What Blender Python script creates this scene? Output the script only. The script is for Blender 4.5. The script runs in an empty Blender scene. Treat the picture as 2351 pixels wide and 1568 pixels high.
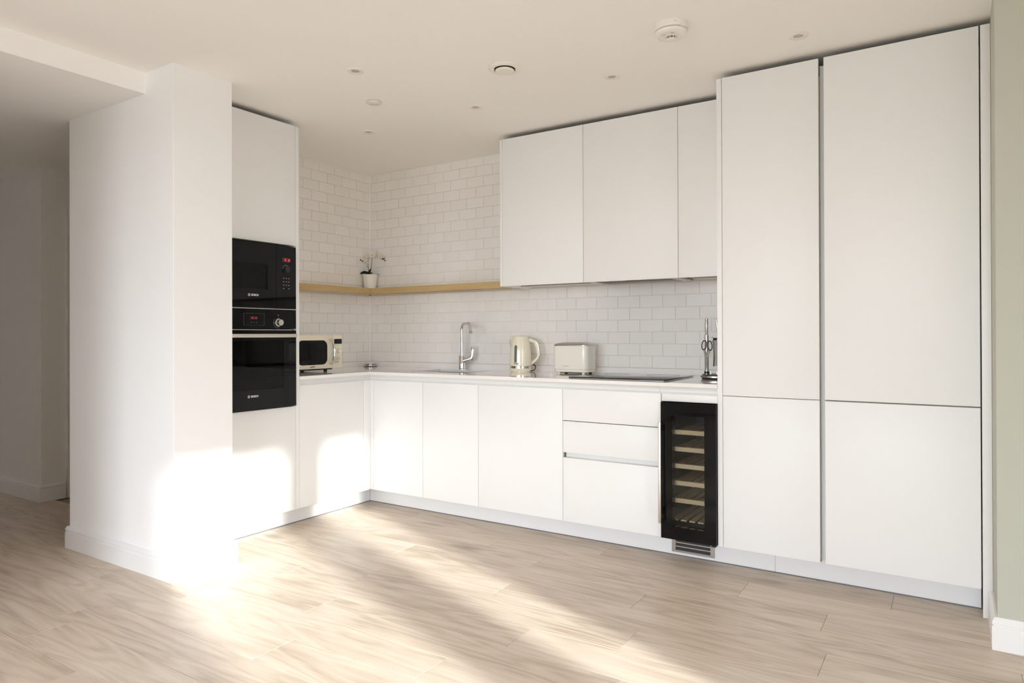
import bpy, bmesh, math, random
from mathutils import Vector, Matrix
C = bpy.context.scene.collection
SC = bpy.context.scene
random.seed(7)
PI = math.pi

# ------------------------------------------------------------------ camera
YAW, PITCH, ROLL = math.radians(32.786), math.radians(0.18), math.radians(-0.175)
F_ = Vector((-math.sin(YAW) * math.cos(PITCH), math.cos(YAW) * math.cos(PITCH), math.sin(PITCH)))
R_ = Vector((math.cos(YAW), math.sin(YAW), 0))
U_ = R_.cross(F_)
cr, sr = math.cos(ROLL), math.sin(ROLL)
R2 = R_ * cr + U_ * sr
U2 = U_ * cr - R_ * sr
cd = bpy.data.cameras.new('camera')
cam = bpy.data.objects.new('camera', cd)
C.objects.link(cam)
m = Matrix.Identity(4)
for i in range(3):
    m[i][0], m[i][1], m[i][2] = R2[i], U2[i], -F_[i]
m[0][3], m[1][3], m[2][3] = 4.1313, -4.2034, 1.2039
cam.matrix_world = m
cd.sensor_fit = 'HORIZONTAL'
cd.sensor_width = 36.0
cd.lens = 36.0 * 1570.65 / 2351.0
cd.shift_y = -20.8 / 2351.0
cd.clip_start = 0.02
SC.camera = cam

# ------------------------------------------------------------------ light and exposure
SKY_FAR, SKY_NEAR = 10.8, 12.4
GROUND = (4.0, 4.0, 4.1)
SUN_E = 8.2
SUN_EL = math.radians(17.0)
SUN_AZ = (0.9317, -0.3632)          # horizontal direction towards the sun
w = bpy.data.worlds.new('sky')
SC.world = w
w.use_nodes = True
nt = w.node_tree
nt.nodes.clear()
# hazy sky: pale, a little bluer and dimmer away from the sun, broadly brighter on the sun's side; light paving below
tc = nt.nodes.new('ShaderNodeTexCoord')
sx = nt.nodes.new('ShaderNodeSeparateXYZ')
gm = nt.nodes.new('ShaderNodeMapRange')          # 0 below the horizon (ground), 1 above it (sky)
gm.inputs[1].default_value = -0.02
gm.inputs[2].default_value = 0.02
dt = nt.nodes.new('ShaderNodeVectorMath'); dt.operation = 'DOT_PRODUCT'
dt.inputs[1].default_value = (SUN_AZ[0] * math.cos(SUN_EL), SUN_AZ[1] * math.cos(SUN_EL), math.sin(SUN_EL))
dm = nt.nodes.new('ShaderNodeMapRange'); dm.inputs[1].default_value = -1.0; dm.inputs[2].default_value = 1.0
pw = nt.nodes.new('ShaderNodeMath'); pw.operation = 'POWER'; pw.inputs[1].default_value = 2.0
wb = nt.nodes.new('ShaderNodeMix'); wb.data_type = 'RGBA'
wb.inputs[6].default_value = tuple(SKY_FAR * c for c in (0.95, 1.0, 1.15)) + (1,)
wb.inputs[7].default_value = tuple(SKY_NEAR * c for c in (0.98, 1.0, 1.10)) + (1,)
mg = nt.nodes.new('ShaderNodeMix'); mg.data_type = 'RGBA'
mg.inputs[6].default_value = GROUND + (1,)
bg = nt.nodes.new('ShaderNodeBackground')
ow = nt.nodes.new('ShaderNodeOutputWorld')
nt.links.new(tc.outputs['Generated'], sx.inputs[0])
nt.links.new(tc.outputs['Generated'], dt.inputs[0])
nt.links.new(dt.outputs['Value'], dm.inputs[0])
nt.links.new(dm.outputs[0], pw.inputs[0])
nt.links.new(pw.outputs[0], wb.inputs[0])
nt.links.new(sx.outputs[2], gm.inputs[0])
nt.links.new(gm.outputs[0], mg.inputs[0])
nt.links.new(wb.outputs[2], mg.inputs[7])
nt.links.new(mg.outputs[2], bg.inputs[0])
nt.links.new(bg.outputs[0], ow.inputs[0])

sd = bpy.data.lights.new('sun', 'SUN')
sd.energy = SUN_E
sd.angle = math.radians(1.8)
sd.color = (1.0, 0.985, 0.975)
sun = bpy.data.objects.new('sun', sd)
C.objects.link(sun)
to_sun = Vector((SUN_AZ[0] * math.cos(SUN_EL), SUN_AZ[1] * math.cos(SUN_EL), math.sin(SUN_EL)))
sun.rotation_euler = to_sun.to_track_quat('Z', 'Y').to_euler()
sun.location = (12, -6, 5)


def portal(name, loc, rot, sx_, sy_):
    d = bpy.data.lights.new(name, 'AREA')
    d.shape = 'RECTANGLE'
    d.size, d.size_y = sx_, sy_
    d.cycles.is_portal = True
    o = bpy.data.objects.new(name, d)
    o.location, o.rotation_euler = loc, rot
    C.objects.link(o)


# openings in the outer walls: (a0, a1, z0, z1)
EAST_X = 6.2
EAST_WIN = [(-3.33, -2.93, 0.04, 2.345), (-4.435, -3.60, 0.04, 2.345)]
REAR_Y = -7.4
REAR_FILL_WIN = [(1.3, 2.9, 0.04, 2.35), (3.4, 5.2, 0.04, 2.35)]  # unseen windows added behind the camera for frontal fill light
for k, (a0, a1, z0, z1) in enumerate(EAST_WIN):
    portal('window_portal', (EAST_X + 0.22, (a0 + a1) / 2, (z0 + z1) / 2), (0, PI / 2, 0), z1 - z0, a1 - a0)
for k, (a0, a1, z0, z1) in enumerate(REAR_FILL_WIN):
    portal('window_portal', ((a0 + a1) / 2, REAR_Y - 0.22, (z0 + z1) / 2), (PI / 2, 0, 0), a1 - a0, z1 - z0)

SC.view_settings.view_transform = 'Standard'
SC.view_settings.look = 'None'
SC.view_settings.exposure = 0.19
SC.view_settings.gamma = 1.0
SC.view_settings.use_curve_mapping = False
try:
    cy = SC.cycles
    cy.max_bounces = 16
    cy.diffuse_bounces = 12
    cy.glossy_bounces = 6
    cy.transmission_bounces = 8
    cy.transparent_max_bounces = 12
    cy.caustics_reflective = False
    cy.caustics_refractive = False
    cy.sample_clamp_indirect = 20.0
    cy.use_denoising = True
except Exception:
    pass


# ------------------------------------------------------------------ materials
def new_mat(name):
    mt = bpy.data.materials.new(name)
    mt.use_nodes = True
    n = mt.node_tree
    b = n.nodes.get('Principled BSDF')
    return mt, n, b


def paint(name, col, rough=0.5, var=0.02, scale=4.0, bump=0.0, bscale=80.0, metal=0.0, spec=0.5, coat=0.0, coat_r=0.05):
    """procedural paint or plastic: a faint mottling of the colour and an optional fine relief"""
    mt, n, b = new_mat(name)
    t = n.nodes.new('ShaderNodeTexCoord')
    no = n.nodes.new('ShaderNodeTexNoise')
    no.inputs['Scale'].default_value = scale
    no.inputs['Detail'].default_value = 3
    mx = n.nodes.new('ShaderNodeMix')
    mx.data_type = 'RGBA'
    mx.inputs[6].default_value = tuple(c * (1 - var) for c in col) + (1,)
    mx.inputs[7].default_value = tuple(min(1, c * (1 + var)) for c in col) + (1,)
    n.links.new(t.outputs['Object'], no.inputs['Vector'])
    n.links.new(no.outputs['Fac'], mx.inputs[0])
    n.links.new(mx.outputs[2], b.inputs['Base Color'])
    b.inputs['Roughness'].default_value = rough
    b.inputs['Metallic'].default_value = metal
    b.inputs['Specular IOR Level'].default_value = spec
    b.inputs['Coat Weight'].default_value = coat
    b.inputs['Coat Roughness'].default_value = coat_r
    if bump > 0:
        n2 = n.nodes.new('ShaderNodeTexNoise')
        n2.inputs['Scale'].default_value = bscale
        bp = n.nodes.new('ShaderNodeBump')
        bp.inputs['Strength'].default_value = bump
        bp.inputs['Distance'].default_value = 0.002
        n.links.new(t.outputs['Object'], n2.inputs['Vector'])
        n.links.new(n2.outputs['Fac'], bp.inputs['Height'])
        n.links.new(bp.outputs[0], b.inputs['Normal'])
    return mt


def wood(name, dark, mid, light, stretch=(1.2, 14, 14), rough=0.45, per_object=True, fig=1.0, spec=0.5, knots=False):
    """wood grain running along local X"""
    mt, n, b = new_mat(name)
    L = n.links.new
    t = n.nodes.new('ShaderNodeTexCoord')
    oi = n.nodes.new('ShaderNodeObjectInfo')
    mul = n.nodes.new('ShaderNodeVectorMath'); mul.operation = 'SCALE'
    comb = n.nodes.new('ShaderNodeCombineXYZ')
    add = n.nodes.new('ShaderNodeVectorMath'); add.operation = 'ADD'
    sc1 = n.nodes.new('ShaderNodeMath'); sc1.operation = 'MULTIPLY'; sc1.inputs[1].default_value = 137.3 if per_object else 0.0
    sc2 = n.nodes.new('ShaderNodeMath'); sc2.operation = 'MULTIPLY'; sc2.inputs[1].default_value = 53.7 if per_object else 0.0
    L(oi.outputs['Random'], sc1.inputs[0]); L(oi.outputs['Random'], sc2.inputs[0])
    L(sc1.outputs[0], comb.inputs[0]); L(sc2.outputs[0], comb.inputs[1])
    L(t.outputs['Object'], add.inputs[0]); L(comb.outputs[0], add.inputs[1])
    # broad figure (cathedral bands): distorted noise turned into rings
    mpa = n.nodes.new('ShaderNodeMapping'); mpa.inputs['Scale'].default_value = (stretch[0] * 0.62, stretch[1] * 0.42, stretch[2] * 0.42)
    L(add.outputs[0], mpa.inputs[0])
    na = n.nodes.new('ShaderNodeTexNoise'); na.inputs['Scale'].default_value = 1.0; na.inputs['Detail'].default_value = 2.5
    na.inputs['Distortion'].default_value = 0.35
    L(mpa.outputs[0], na.inputs['Vector'])
    m1 = n.nodes.new('ShaderNodeMath'); m1.operation = 'MULTIPLY'; m1.inputs[1].default_value = 22.0
    m2 = n.nodes.new('ShaderNodeMath'); m2.operation = 'PINGPONG'; m2.inputs[1].default_value = 1.0
    L(na.outputs['Fac'], m1.inputs[0]); L(m1.outputs[0], m2.inputs[0])
    # fine fibre
    mpb = n.nodes.new('ShaderNodeMapping'); mpb.inputs['Scale'].default_value = (stretch[0] * 4.0, stretch[1] * 22, stretch[2] * 22)
    L(add.outputs[0], mpb.inputs[0])
    nb = n.nodes.new('ShaderNodeTexNoise'); nb.inputs['Scale'].default_value = 1.0; nb.inputs['Detail'].default_value = 4.0; nb.inputs['Roughness'].default_value = 0.65
    L(mpb.outputs[0], nb.inputs['Vector'])
    # slow tone change
    mpc = n.nodes.new('ShaderNodeMapping'); mpc.inputs['Scale'].default_value = (stretch[0] * 1.6, stretch[1] * 0.8, stretch[2] * 0.8)
    L(add.outputs[0], mpc.inputs[0])
    ncn = n.nodes.new('ShaderNodeTexNoise'); ncn.inputs['Scale'].default_value = 1.0; ncn.inputs['Detail'].default_value = 3.0
    L(mpc.outputs[0], ncn.inputs['Vector'])
    # mix the three
    a1 = n.nodes.new('ShaderNodeMath'); a1.operation = 'MULTIPLY'; a1.inputs[1].default_value = 0.12 * fig
    a2 = n.nodes.new('ShaderNodeMath'); a2.operation = 'MULTIPLY_ADD'; a2.inputs[1].default_value = 0.62
    a3 = n.nodes.new('ShaderNodeMath'); a3.operation = 'MULTIPLY_ADD'; a3.inputs[1].default_value = 0.55
    a4 = n.nodes.new('ShaderNodeMath'); a4.operation = 'MULTIPLY_ADD'; a4.inputs[1].default_value = 0.12 if per_object else 0.0
    L(m2.outputs[0], a1.inputs[0])
    L(nb.outputs['Fac'], a2.inputs[0]); L(a1.outputs[0], a2.inputs[2])
    L(ncn.outputs['Fac'], a3.inputs[0]); L(a2.outputs[0], a3.inputs[2])
    L(oi.outputs['Random'], a4.inputs[0]); L(a3.outputs[0], a4.inputs[2])
    rp = n.nodes.new('ShaderNodeValToRGB')
    rp.color_ramp.elements[0].position = 0.42; rp.color_ramp.elements[0].color = dark + (1,)
    rp.color_ramp.elements[1].position = 0.98; rp.color_ramp.elements[1].color = light + (1,)
    e = rp.color_ramp.elements.new(0.70); e.color = mid + (1,)
    L(a4.outputs[0], rp.inputs[0])
    if knots:
        # scattered darker knots, drawn out along the grain
        mpk = n.nodes.new('ShaderNodeMapping'); mpk.inputs['Scale'].default_value = (1.15, 3.6, 3.6)
        dn = n.nodes.new('ShaderNodeTexNoise'); dn.inputs['Scale'].default_value = 9.0
        dv = n.nodes.new('ShaderNodeVectorMath'); dv.operation = 'SCALE'; dv.inputs['Scale'].default_value = 0.06
        da = n.nodes.new('ShaderNodeVectorMath'); da.operation = 'ADD'
        vo = n.nodes.new('ShaderNodeTexVoronoi'); vo.inputs['Scale'].default_value = 1.25
        mk = n.nodes.new('ShaderNodeMapRange'); mk.inputs[1].default_value = 0.0; mk.inputs[2].default_value = 0.26
        mk.inputs[3].default_value = 0.70; mk.inputs[4].default_value = 1.0; mk.interpolation_type = 'SMOOTHSTEP'
        km = n.nodes.new('ShaderNodeVectorMath'); km.operation = 'SCALE'
        L(add.outputs[0], dn.inputs['Vector']); L(dn.outputs['Color'], dv.inputs[0]); L(add.outputs[0], mpk.inputs[0])
        L(mpk.outputs[0], da.inputs[0]); L(dv.outputs[0], da.inputs[1]); L(da.outputs[0], vo.inputs['Vector'])
        L(vo.outputs['Distance'], mk.inputs[0]); L(rp.outputs[0], km.inputs[0]); L(mk.outputs[0], km.inputs['Scale'])
        L(km.outputs[0], b.inputs['Base Color'])
    else:
        L(rp.outputs[0], b.inputs['Base Color'])
    b.inputs['Roughness'].default_value = rough
    b.inputs['Specular IOR Level'].default_value = spec
    bp = n.nodes.new('ShaderNodeBump'); bp.inputs['Strength'].default_value = 0.12; bp.inputs['Distance'].default_value = 0.0008
    L(nb.outputs['Fac'], bp.inputs['Height']); L(bp.outputs[0], b.inputs['Normal'])
    return mt


def tile_mat():
    mt, n, b = new_mat('glazed_tile')
    L = n.links.new
    t = n.nodes.new('ShaderNodeTexCoord')
    oi = n.nodes.new('ShaderNodeObjectInfo')
    cm = n.nodes.new('ShaderNodeCombineXYZ')
    ml = n.nodes.new('ShaderNodeMath'); ml.operation = 'MULTIPLY'; ml.inputs[1].default_value = 91.0
    ad = n.nodes.new('ShaderNodeVectorMath'); ad.operation = 'ADD'
    L(oi.outputs['Random'], ml.inputs[0]); L(ml.outputs[0], cm.inputs[0]); L(ml.outputs[0], cm.inputs[2])
    L(t.outputs['Object'], ad.inputs[0]); L(cm.outputs[0], ad.inputs[1])
    no = n.nodes.new('ShaderNodeTexNoise'); no.inputs['Scale'].default_value = 14.0; no.inputs['Detail'].default_value = 4.0; no.inputs['Roughness'].default_value = 0.6
    L(ad.outputs[0], no.inputs['Vector'])
    bp = n.nodes.new('ShaderNodeBump'); bp.inputs['Strength'].default_value = 0.55; bp.inputs['Distance'].default_value = 0.004
    L(no.outputs['Fac'], bp.inputs['Height']); L(bp.outputs[0], b.inputs['Normal'])
    sm = n.nodes.new('ShaderNodeMath'); sm.operation = 'MULTIPLY_ADD'; sm.inputs[1].default_value = 0.5
    hm = n.nodes.new('ShaderNodeMath'); hm.operation = 'MULTIPLY'; hm.inputs[1].default_value = 0.5
    L(no.outputs['Fac'], hm.inputs[0]); L(oi.outputs['Random'], sm.inputs[0]); L(hm.outputs[0], sm.inputs[2])
    mx = n.nodes.new('ShaderNodeMix'); mx.data_type = 'RGBA'
    mx.inputs[6].default_value = (0.85, 0.83, 0.80, 1)
    mx.inputs[7].default_value = (0.90, 0.885, 0.865, 1)
    L(sm.outputs[0], mx.inputs[0]); L(mx.outputs[2], b.inputs['Base Color'])
    b.inputs['Roughness'].default_value = 0.13
    return mt


def glass_mat(name, tint=(1, 1, 1), rough=0.0, ior=1.5, base=0.0):
    """thin pane: fresnel mix of a clear (tinted) pass-through and a mirror reflection"""
    mt, n, b = new_mat(name)
    n.nodes.remove(b)
    out = n.nodes.get('Material Output')
    tr = n.nodes.new('ShaderNodeBsdfTransparent'); tr.inputs[0].default_value = tint + (1,)
    gl = n.nodes.new('ShaderNodeBsdfGlossy'); gl.inputs['Roughness'].default_value = rough
    fr = n.nodes.new('ShaderNodeFresnel'); fr.inputs[0].default_value = ior
    no = n.nodes.new('ShaderNodeTexNoise'); no.inputs['Scale'].default_value = 1.5
    bp = n.nodes.new('ShaderNodeBump'); bp.inputs['Strength'].default_value = 0.01
    n.links.new(no.outputs['Fac'], bp.inputs['Height']); n.links.new(bp.outputs[0], gl.inputs['Normal'])
    mx = n.nodes.new('ShaderNodeMixShader')
    n.links.new(fr.outputs[0], mx.inputs[0]); n.links.new(tr.outputs[0], mx.inputs[1]); n.links.new(gl.outputs[0], mx.inputs[2])
    n.links.new(mx.outputs[0], out.inputs[0])
    return mt


def metal(name, col, rough, aniso=False):
    mt, n, b = new_mat(name)
    b.inputs['Metallic'].default_value = 1.0
    b.inputs['Base Color'].default_value = col + (1,)
    t = n.nodes.new('ShaderNodeTexCoord')
    mpg = n.nodes.new('ShaderNodeMapping'); mpg.inputs['Scale'].default_value = (4, 4, 600) if aniso else (20, 20, 20)
    no = n.nodes.new('ShaderNodeTexNoise'); no.inputs['Scale'].default_value = 1.0
    mr = n.nodes.new('ShaderNodeMapRange'); mr.inputs[3].default_value = rough * 0.85; mr.inputs[4].default_value = rough * 1.2
    n.links.new(t.outputs['Object'], mpg.inputs[0]); n.links.new(mpg.outputs[0], no.inputs['Vector'])
    n.links.new(no.outputs['Fac'], mr.inputs[0]); n.links.new(mr.outputs[0], b.inputs['Roughness'])
    return mt


def emit(name, col, s):
    mt, n, b = new_mat(name)
    b.inputs['Base Color'].default_value = (0.02, 0.0, 0.0, 1)
    b.inputs['Emission Color'].default_value = col + (1,)
    b.inputs['Emission Strength'].default_value = s
    return mt


M = {}
M['ceiling'] = paint('ceiling_paint', (0.92, 0.905, 0.88), 0.9, 0.01, 2, 0.05, 300, spec=0.2)
M['wall'] = paint('white_wall_paint', (0.89, 0.885, 0.88), 0.85, 0.01, 2, 0.06, 250, spec=0.25)
M['green'] = paint('sage_wall_paint', (0.53, 0.54, 0.46), 0.85, 0.015, 2, 0.06, 250, spec=0.25)
M['skirt'] = paint('skirting_gloss', (0.87, 0.865, 0.86), 0.4, 0.008, 3)
M['cab'] = paint('matt_white_lacquer', (0.85, 0.85, 0.84), 0.42, 0.008, 2, 0.015, 400, spec=0.35)
M['carcass'] = paint('shade_dark_carcass_board', (0.30, 0.28, 0.21), 0.6, 0.02, 4)  # grey-brown board, darkened so door gaps and the void above look shaded
M['plinth'] = paint('plinth_white', (0.80, 0.80, 0.80), 0.35, 0.01, 2, spec=0.4)
M['rail'] = paint('handle_rail_white', (0.76, 0.765, 0.755), 0.38, 0.01, 2)
M['seal'] = paint('grey_plinth_seal', (0.16, 0.155, 0.165), 0.6)
M['worktop'] = paint('white_quartz', (0.86, 0.84, 0.83), 0.07, 0.03, 90, spec=0.55, coat=0.35, coat_r=0.02)
M['tile'] = tile_mat()
M['grout'] = paint('tile_grout', (0.79, 0.75, 0.675), 0.9, 0.03, 40, 0.1, 200)
M['caulk'] = paint('white_caulk', (0.95, 0.94, 0.92), 0.45)
M['plank'] = wood('oak_plank', (0.39, 0.300, 0.222), (0.625, 0.520, 0.420), (0.745, 0.645, 0.540), stretch=(1.1, 13, 13), rough=0.40, fig=1.7, knots=True)
M['joint'] = paint('floor_joint', (0.46, 0.39, 0.31), 0.8)
M['oak'] = wood('oak_shelf_veneer', (0.48, 0.33, 0.15), (0.60, 0.43, 0.21), (0.70, 0.52, 0.28), stretch=(2.5, 30, 30), rough=0.55, per_object=False, fig=0.5)
M['beech'] = wood('beech_front', (0.66, 0.46, 0.28), (0.76, 0.56, 0.36), (0.82, 0.63, 0.43), stretch=(3, 30, 30), rough=0.5, fig=0.4)
M['black'] = paint('black_enamel', (0.006, 0.006, 0.006), 0.12, 0.1, 5, spec=0.25)
M['blackglass'] = paint('black_glass', (0.004, 0.004, 0.0038), 0.03, 0.1, 3, spec=0.22)
M['blackplastic'] = paint('black_plastic', (0.012, 0.012, 0.012), 0.35, 0.1, 5)
M['dark'] = paint('dark_cavity', (0.03, 0.03, 0.03), 0.7)
M['cavity'] = paint('cavity_enamel', (0.16, 0.15, 0.13), 0.5)
M['coolcav'] = paint('cooler_lining', (0.10, 0.11, 0.10), 0.5)
M['tint'] = glass_mat('tinted_glass', (0.55, 0.55, 0.53), ior=1.25)
M['clear'] = glass_mat('cooler_glass', (0.86, 0.88, 0.87), ior=1.35)
M['tint2'] = glass_mat('smoked_glass', (0.30, 0.30, 0.30), ior=1.3)
M['pane'] = glass_mat('window_glass', (0.96, 0.98, 0.97))
M['acrylic'] = glass_mat('clear_acrylic', (0.75, 0.75, 0.75))
M['chrome'] = metal('polished_chrome', (0.78, 0.78, 0.79), 0.06)
M['steel'] = metal('brushed_steel', (0.55, 0.53, 0.50), 0.28, True)
M['grille'] = metal('bronze_grey_steel', (0.36, 0.32, 0.28), 0.4, True)
M['satin'] = metal('satin_champagne_steel', (0.74, 0.69, 0.62), 0.38, True)
M['knob'] = metal('satin_knob', (0.74, 0.72, 0.67), 0.3)
M['cream'] = paint('cream_enamel', (0.86, 0.80, 0.64), 0.16, 0.01, 3, spec=0.5, coat=0.3)
M['creamlt'] = paint('pale_cream_enamel', (0.86, 0.84, 0.75), 0.18, 0.01, 3, spec=0.5, coat=0.3)
M['grey_gauge'] = paint('smoked_gauge', (0.13, 0.15, 0.16), 0.15)
M['plastic'] = paint('white_plastic', (0.84, 0.81, 0.78), 0.35, 0.01, 8)
M['creamplastic'] = paint('aged_white_plastic', (0.85, 0.82, 0.74), 0.3, 0.01, 8)
M['lens'] = paint('frosted_lens', (0.50, 0.45, 0.42), 0.4)
M['print'] = paint('grey_print', (0.42, 0.40, 0.37), 0.5)
M['printwhite'] = paint('white_print', (0.72, 0.72, 0.72), 0.5)
M['printdark'] = paint('dark_print', (0.05, 0.05, 0.05), 0.5)
M['printgold'] = paint('bronze_print', (0.25, 0.22, 0.15), 0.5)
M['red'] = emit('red_display_digits', (1.0, 0.02, 0.04), 1.2)
M['reddim'] = emit('dim_red_display_digits', (1.0, 0.05, 0.10), 0.45)
M['display'] = paint('display_window', (0.03, 0.012, 0.012), 0.2)
M['pot'] = paint('white_ceramic', (0.86, 0.83, 0.76), 0.25, 0.01, 6)
M['leaf'] = paint('dark_green_leaf', (0.012, 0.045, 0.012), 0.35, 0.3, 20)
M['leaf2'] = paint('green_bud', (0.03, 0.10, 0.02), 0.45, 0.3, 20)
M['stem'] = paint('brown_stem', (0.24, 0.12, 0.05), 0.6, 0.1, 20)
M['stem2'] = paint('dark_stem', (0.05, 0.05, 0.02), 0.6, 0.1, 20)
M['petal'] = paint('white_petal', (0.93, 0.90, 0.88), 0.5, 0.04, 30)
M['yellow'] = paint('yellow_lip', (0.90, 0.58, 0.06), 0.5, 0.1, 30)
M['soil'] = paint('potting_moss', (0.05, 0.04, 0.025), 0.9, 0.3, 60)
M['frame'] = paint('window_frame_grey', (0.12, 0.12, 0.125), 0.4)


# ------------------------------------------------------------------ mesh helpers
class MB:
    def __init__(self):
        self.bm = bmesh.new()

    def _merge(self, t, mat=None):
        if mat is not None:
            bmesh.ops.transform(t, matrix=mat, verts=t.verts)
        me = bpy.data.meshes.new('tmp')
        t.to_mesh(me)
        t.free()
        self.bm.from_mesh(me)
        bpy.data.meshes.remove(me)
        return self

    def box(self, x0, x1, y0, y1, z0, z1, bev=0.0, seg=2, mat=None):
        t = bmesh.new()
        bmesh.ops.create_cube(t, size=1.0)
        sx_, sy_, sz_ = abs(x1 - x0), abs(y1 - y0), abs(z1 - z0)
        for v in t.verts:
            v.co = Vector((v.co.x * sx_ + (x0 + x1) / 2, v.co.y * sy_ + (y0 + y1) / 2, v.co.z * sz_ + (z0 + z1) / 2))
        if bev > 0:
            bmesh.ops.bevel(t, geom=list(t.edges), offset=min(bev, 0.45 * min(sx_, sy_, sz_)), segments=seg, affect='EDGES', profile=0.5)
        return self._merge(t, mat)

    def rbox(self, x0, x1, y0, y1, z0, z1, r, seg=5, axis='z', bev=0.0, mat=None):
        """box whose edges parallel to one axis are rounded with radius r"""
        t = bmesh.new()
        bmesh.ops.create_cube(t, size=1.0)
        for v in t.verts:
            v.co = Vector((v.co.x * (x1 - x0) + (x0 + x1) / 2, v.co.y * (y1 - y0) + (y0 + y1) / 2, v.co.z * (z1 - z0) + (z0 + z1) / 2))
        ai = 'xyz'.index(axis)
        ed = [e for e in t.edges if abs((e.verts[0].co - e.verts[1].co)[ai]) > 1e-6 and (e.verts[0].co - e.verts[1].co).length - abs((e.verts[0].co - e.verts[1].co)[ai]) < 1e-6]
        bmesh.ops.bevel(t, geom=ed, offset=r, segments=seg, affect='EDGES', profile=0.5)
        if bev > 0:
            ed = [e for e in t.edges if len(e.link_faces) == 2 and e.calc_face_angle(0) > 1.0]
            bmesh.ops.bevel(t, geom=ed, offset=bev, segments=3, affect='EDGES', profile=0.5)
        return self._merge(t, mat)

    def lathe(self, prof, n=32, c=(0, 0, 0), mat=None, sxy=(1, 1)):
        """profile [(radius, z)...] turned about the z axis through c"""
        t = bmesh.new()
        rings = []
        for r, z in prof:
            if r < 1e-6:
                rings.append([t.verts.new((c[0], c[1], c[2] + z))])
            else:
                rings.append([t.verts.new((c[0] + r * sxy[0] * math.cos(2 * PI * k / n), c[1] + r * sxy[1] * math.sin(2 * PI * k / n), c[2] + z)) for k in range(n)])
        for a, b in zip(rings, rings[1:]):
            for k in range(n):
                k2 = (k + 1) % n
                if len(a) == 1 and len(b) == 1:
                    continue
                if len(a) == 1:
                    t.faces.new((a[0], b[k2], b[k])) if False else t.faces.new((a[0], b[k], b[k2]))
                elif len(b) == 1:
                    t.faces.new((a[k], a[k2], b[0]))
                else:
                    t.faces.new((a[k], a[k2], b[k2], b[k]))
        bmesh.ops.recalc_face_normals(t, faces=t.faces)
        return self._merge(t, mat)

    def cyl(self, c, r, h, axis='z', n=24, bev=0.0, r2=None):
        """cylinder starting at c and running h along the axis"""
        r2 = r if r2 is None else r2
        pr = [(0, 0), (r - bev, 0), (r, bev), (r2, h - bev), (r2 - bev, h), (0, h)] if bev > 0 else [(0, 0), (r, 0), (r2, h), (0, h)]
        rot = {'z': Matrix.Identity(4), 'x': Matrix.Rotation(PI / 2, 4, 'Y'), 'y': Matrix.Rotation(-PI / 2, 4, 'X')}[axis]
        return self.lathe(pr, n, (0, 0, 0), Matrix.Translation(c) @ rot)

    def tube(self, pts, r, n=12, caps=True, flat=(1, 1), up=None):
        """tube along a polyline; r a number or a list; flat = (width, height) factors"""
        t = bmesh.new()
        pts = [Vector(p) for p in pts]
        rs = r if isinstance(r, (list, tuple)) else [r] * len(pts)
        ref = Vector(up) if up else None
        rings = []
        for i, p in enumerate(pts):
            d = (pts[min(i + 1, len(pts) - 1)] - pts[max(i - 1, 0)]).normalized()
            if ref is None:
                ref = Vector((0, 0, 1)) if abs(d.z) < 0.9 else Vector((1, 0, 0))
            s = d.cross(ref).normalized()
            u = s.cross(d).normalized()
            if up is None:
                ref = u
            rings.append([t.verts.new(p + s * math.cos(2 * PI * k / n) * rs[i] * flat[0] + u * math.sin(2 * PI * k / n) * rs[i] * flat[1]) for k in range(n)])
        for a, b in zip(rings, rings[1:]):
            for k in range(n):
                t.faces.new((a[k], a[(k + 1) % n], b[(k + 1) % n], b[k]))
        if caps:
            t.faces.new(rings[0][::-1])
            t.faces.new(rings[-1])
        bmesh.ops.recalc_face_normals(t, faces=t.faces)
        return self._merge(t)

    def sphere(self, c, r, seg=12, scale=(1, 1, 1), mat=None):
        t = bmesh.new()
        bmesh.ops.create_uvsphere(t, u_segments=seg, v_segments=max(6, seg // 2), radius=1.0)
        for v in t.verts:
            v.co = Vector((c[0] + v.co.x * r * scale[0], c[1] + v.co.y * r * scale[1], c[2] + v.co.z * r * scale[2]))
        return self._merge(t, mat)

    def prism(self, poly, axis, a0, a1):
        """polygon in the plane across the axis, run from a0 to a1. poly uses the two other axes in xyz order"""
        t = bmesh.new()
        def co(p, a):
            return {'x': (a, p[0], p[1]), 'y': (p[0], a, p[1]), 'z': (p[0], p[1], a)}[axis]
        A = [t.verts.new(co(p, a0)) for p in poly]
        B = [t.verts.new(co(p, a1)) for p in poly]
        k = len(poly)
        t.faces.new(A[::-1]); t.faces.new(B)
        for i in range(k):
            t.faces.new((A[i], A[(i + 1) % k], B[(i + 1) % k], B[i]))
        bmesh.ops.recalc_face_normals(t, faces=t.faces)
        return self._merge(t)

    def cells(self, us, vs, w0, w1, holes=(), axis='z', keep=None):
        """slab of a grid us x vs with cells left out: one closed mesh. axis = thickness axis"""
        t = bmesh.new()
        vc = {}
        def vert(i, j, s):
            key = (i, j, s)
            if key not in vc:
                u, v, w_ = us[i], vs[j], (w0, w1)[s]
                vc[key] = t.verts.new({'z': (u, v, w_), 'y': (u, w_, v), 'x': (w_, u, v)}[axis])
            return vc[key]
        full = {(i, j) for i in range(len(us) - 1) for j in range(len(vs) - 1)} - set(holes)
        for (i, j) in full:
            for s in (0, 1):
                t.faces.new([vert(i, j, s), vert(i + 1, j, s), vert(i + 1, j + 1, s), vert(i, j + 1, s)])
            for (di, dj, a, b) in ((-1, 0, (i, j), (i, j + 1)), (1, 0, (i + 1, j), (i + 1, j + 1)), (0, -1, (i, j), (i + 1, j)), (0, 1, (i, j + 1), (i + 1, j + 1))):
                if (i + di, j + dj) not in full:
                    t.faces.new([vert(*a, 0), vert(*b, 0), vert(*b, 1), vert(*a, 1)])
        bmesh.ops.recalc_face_normals(t, faces=t.faces)
        return self._merge(t)

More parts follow.
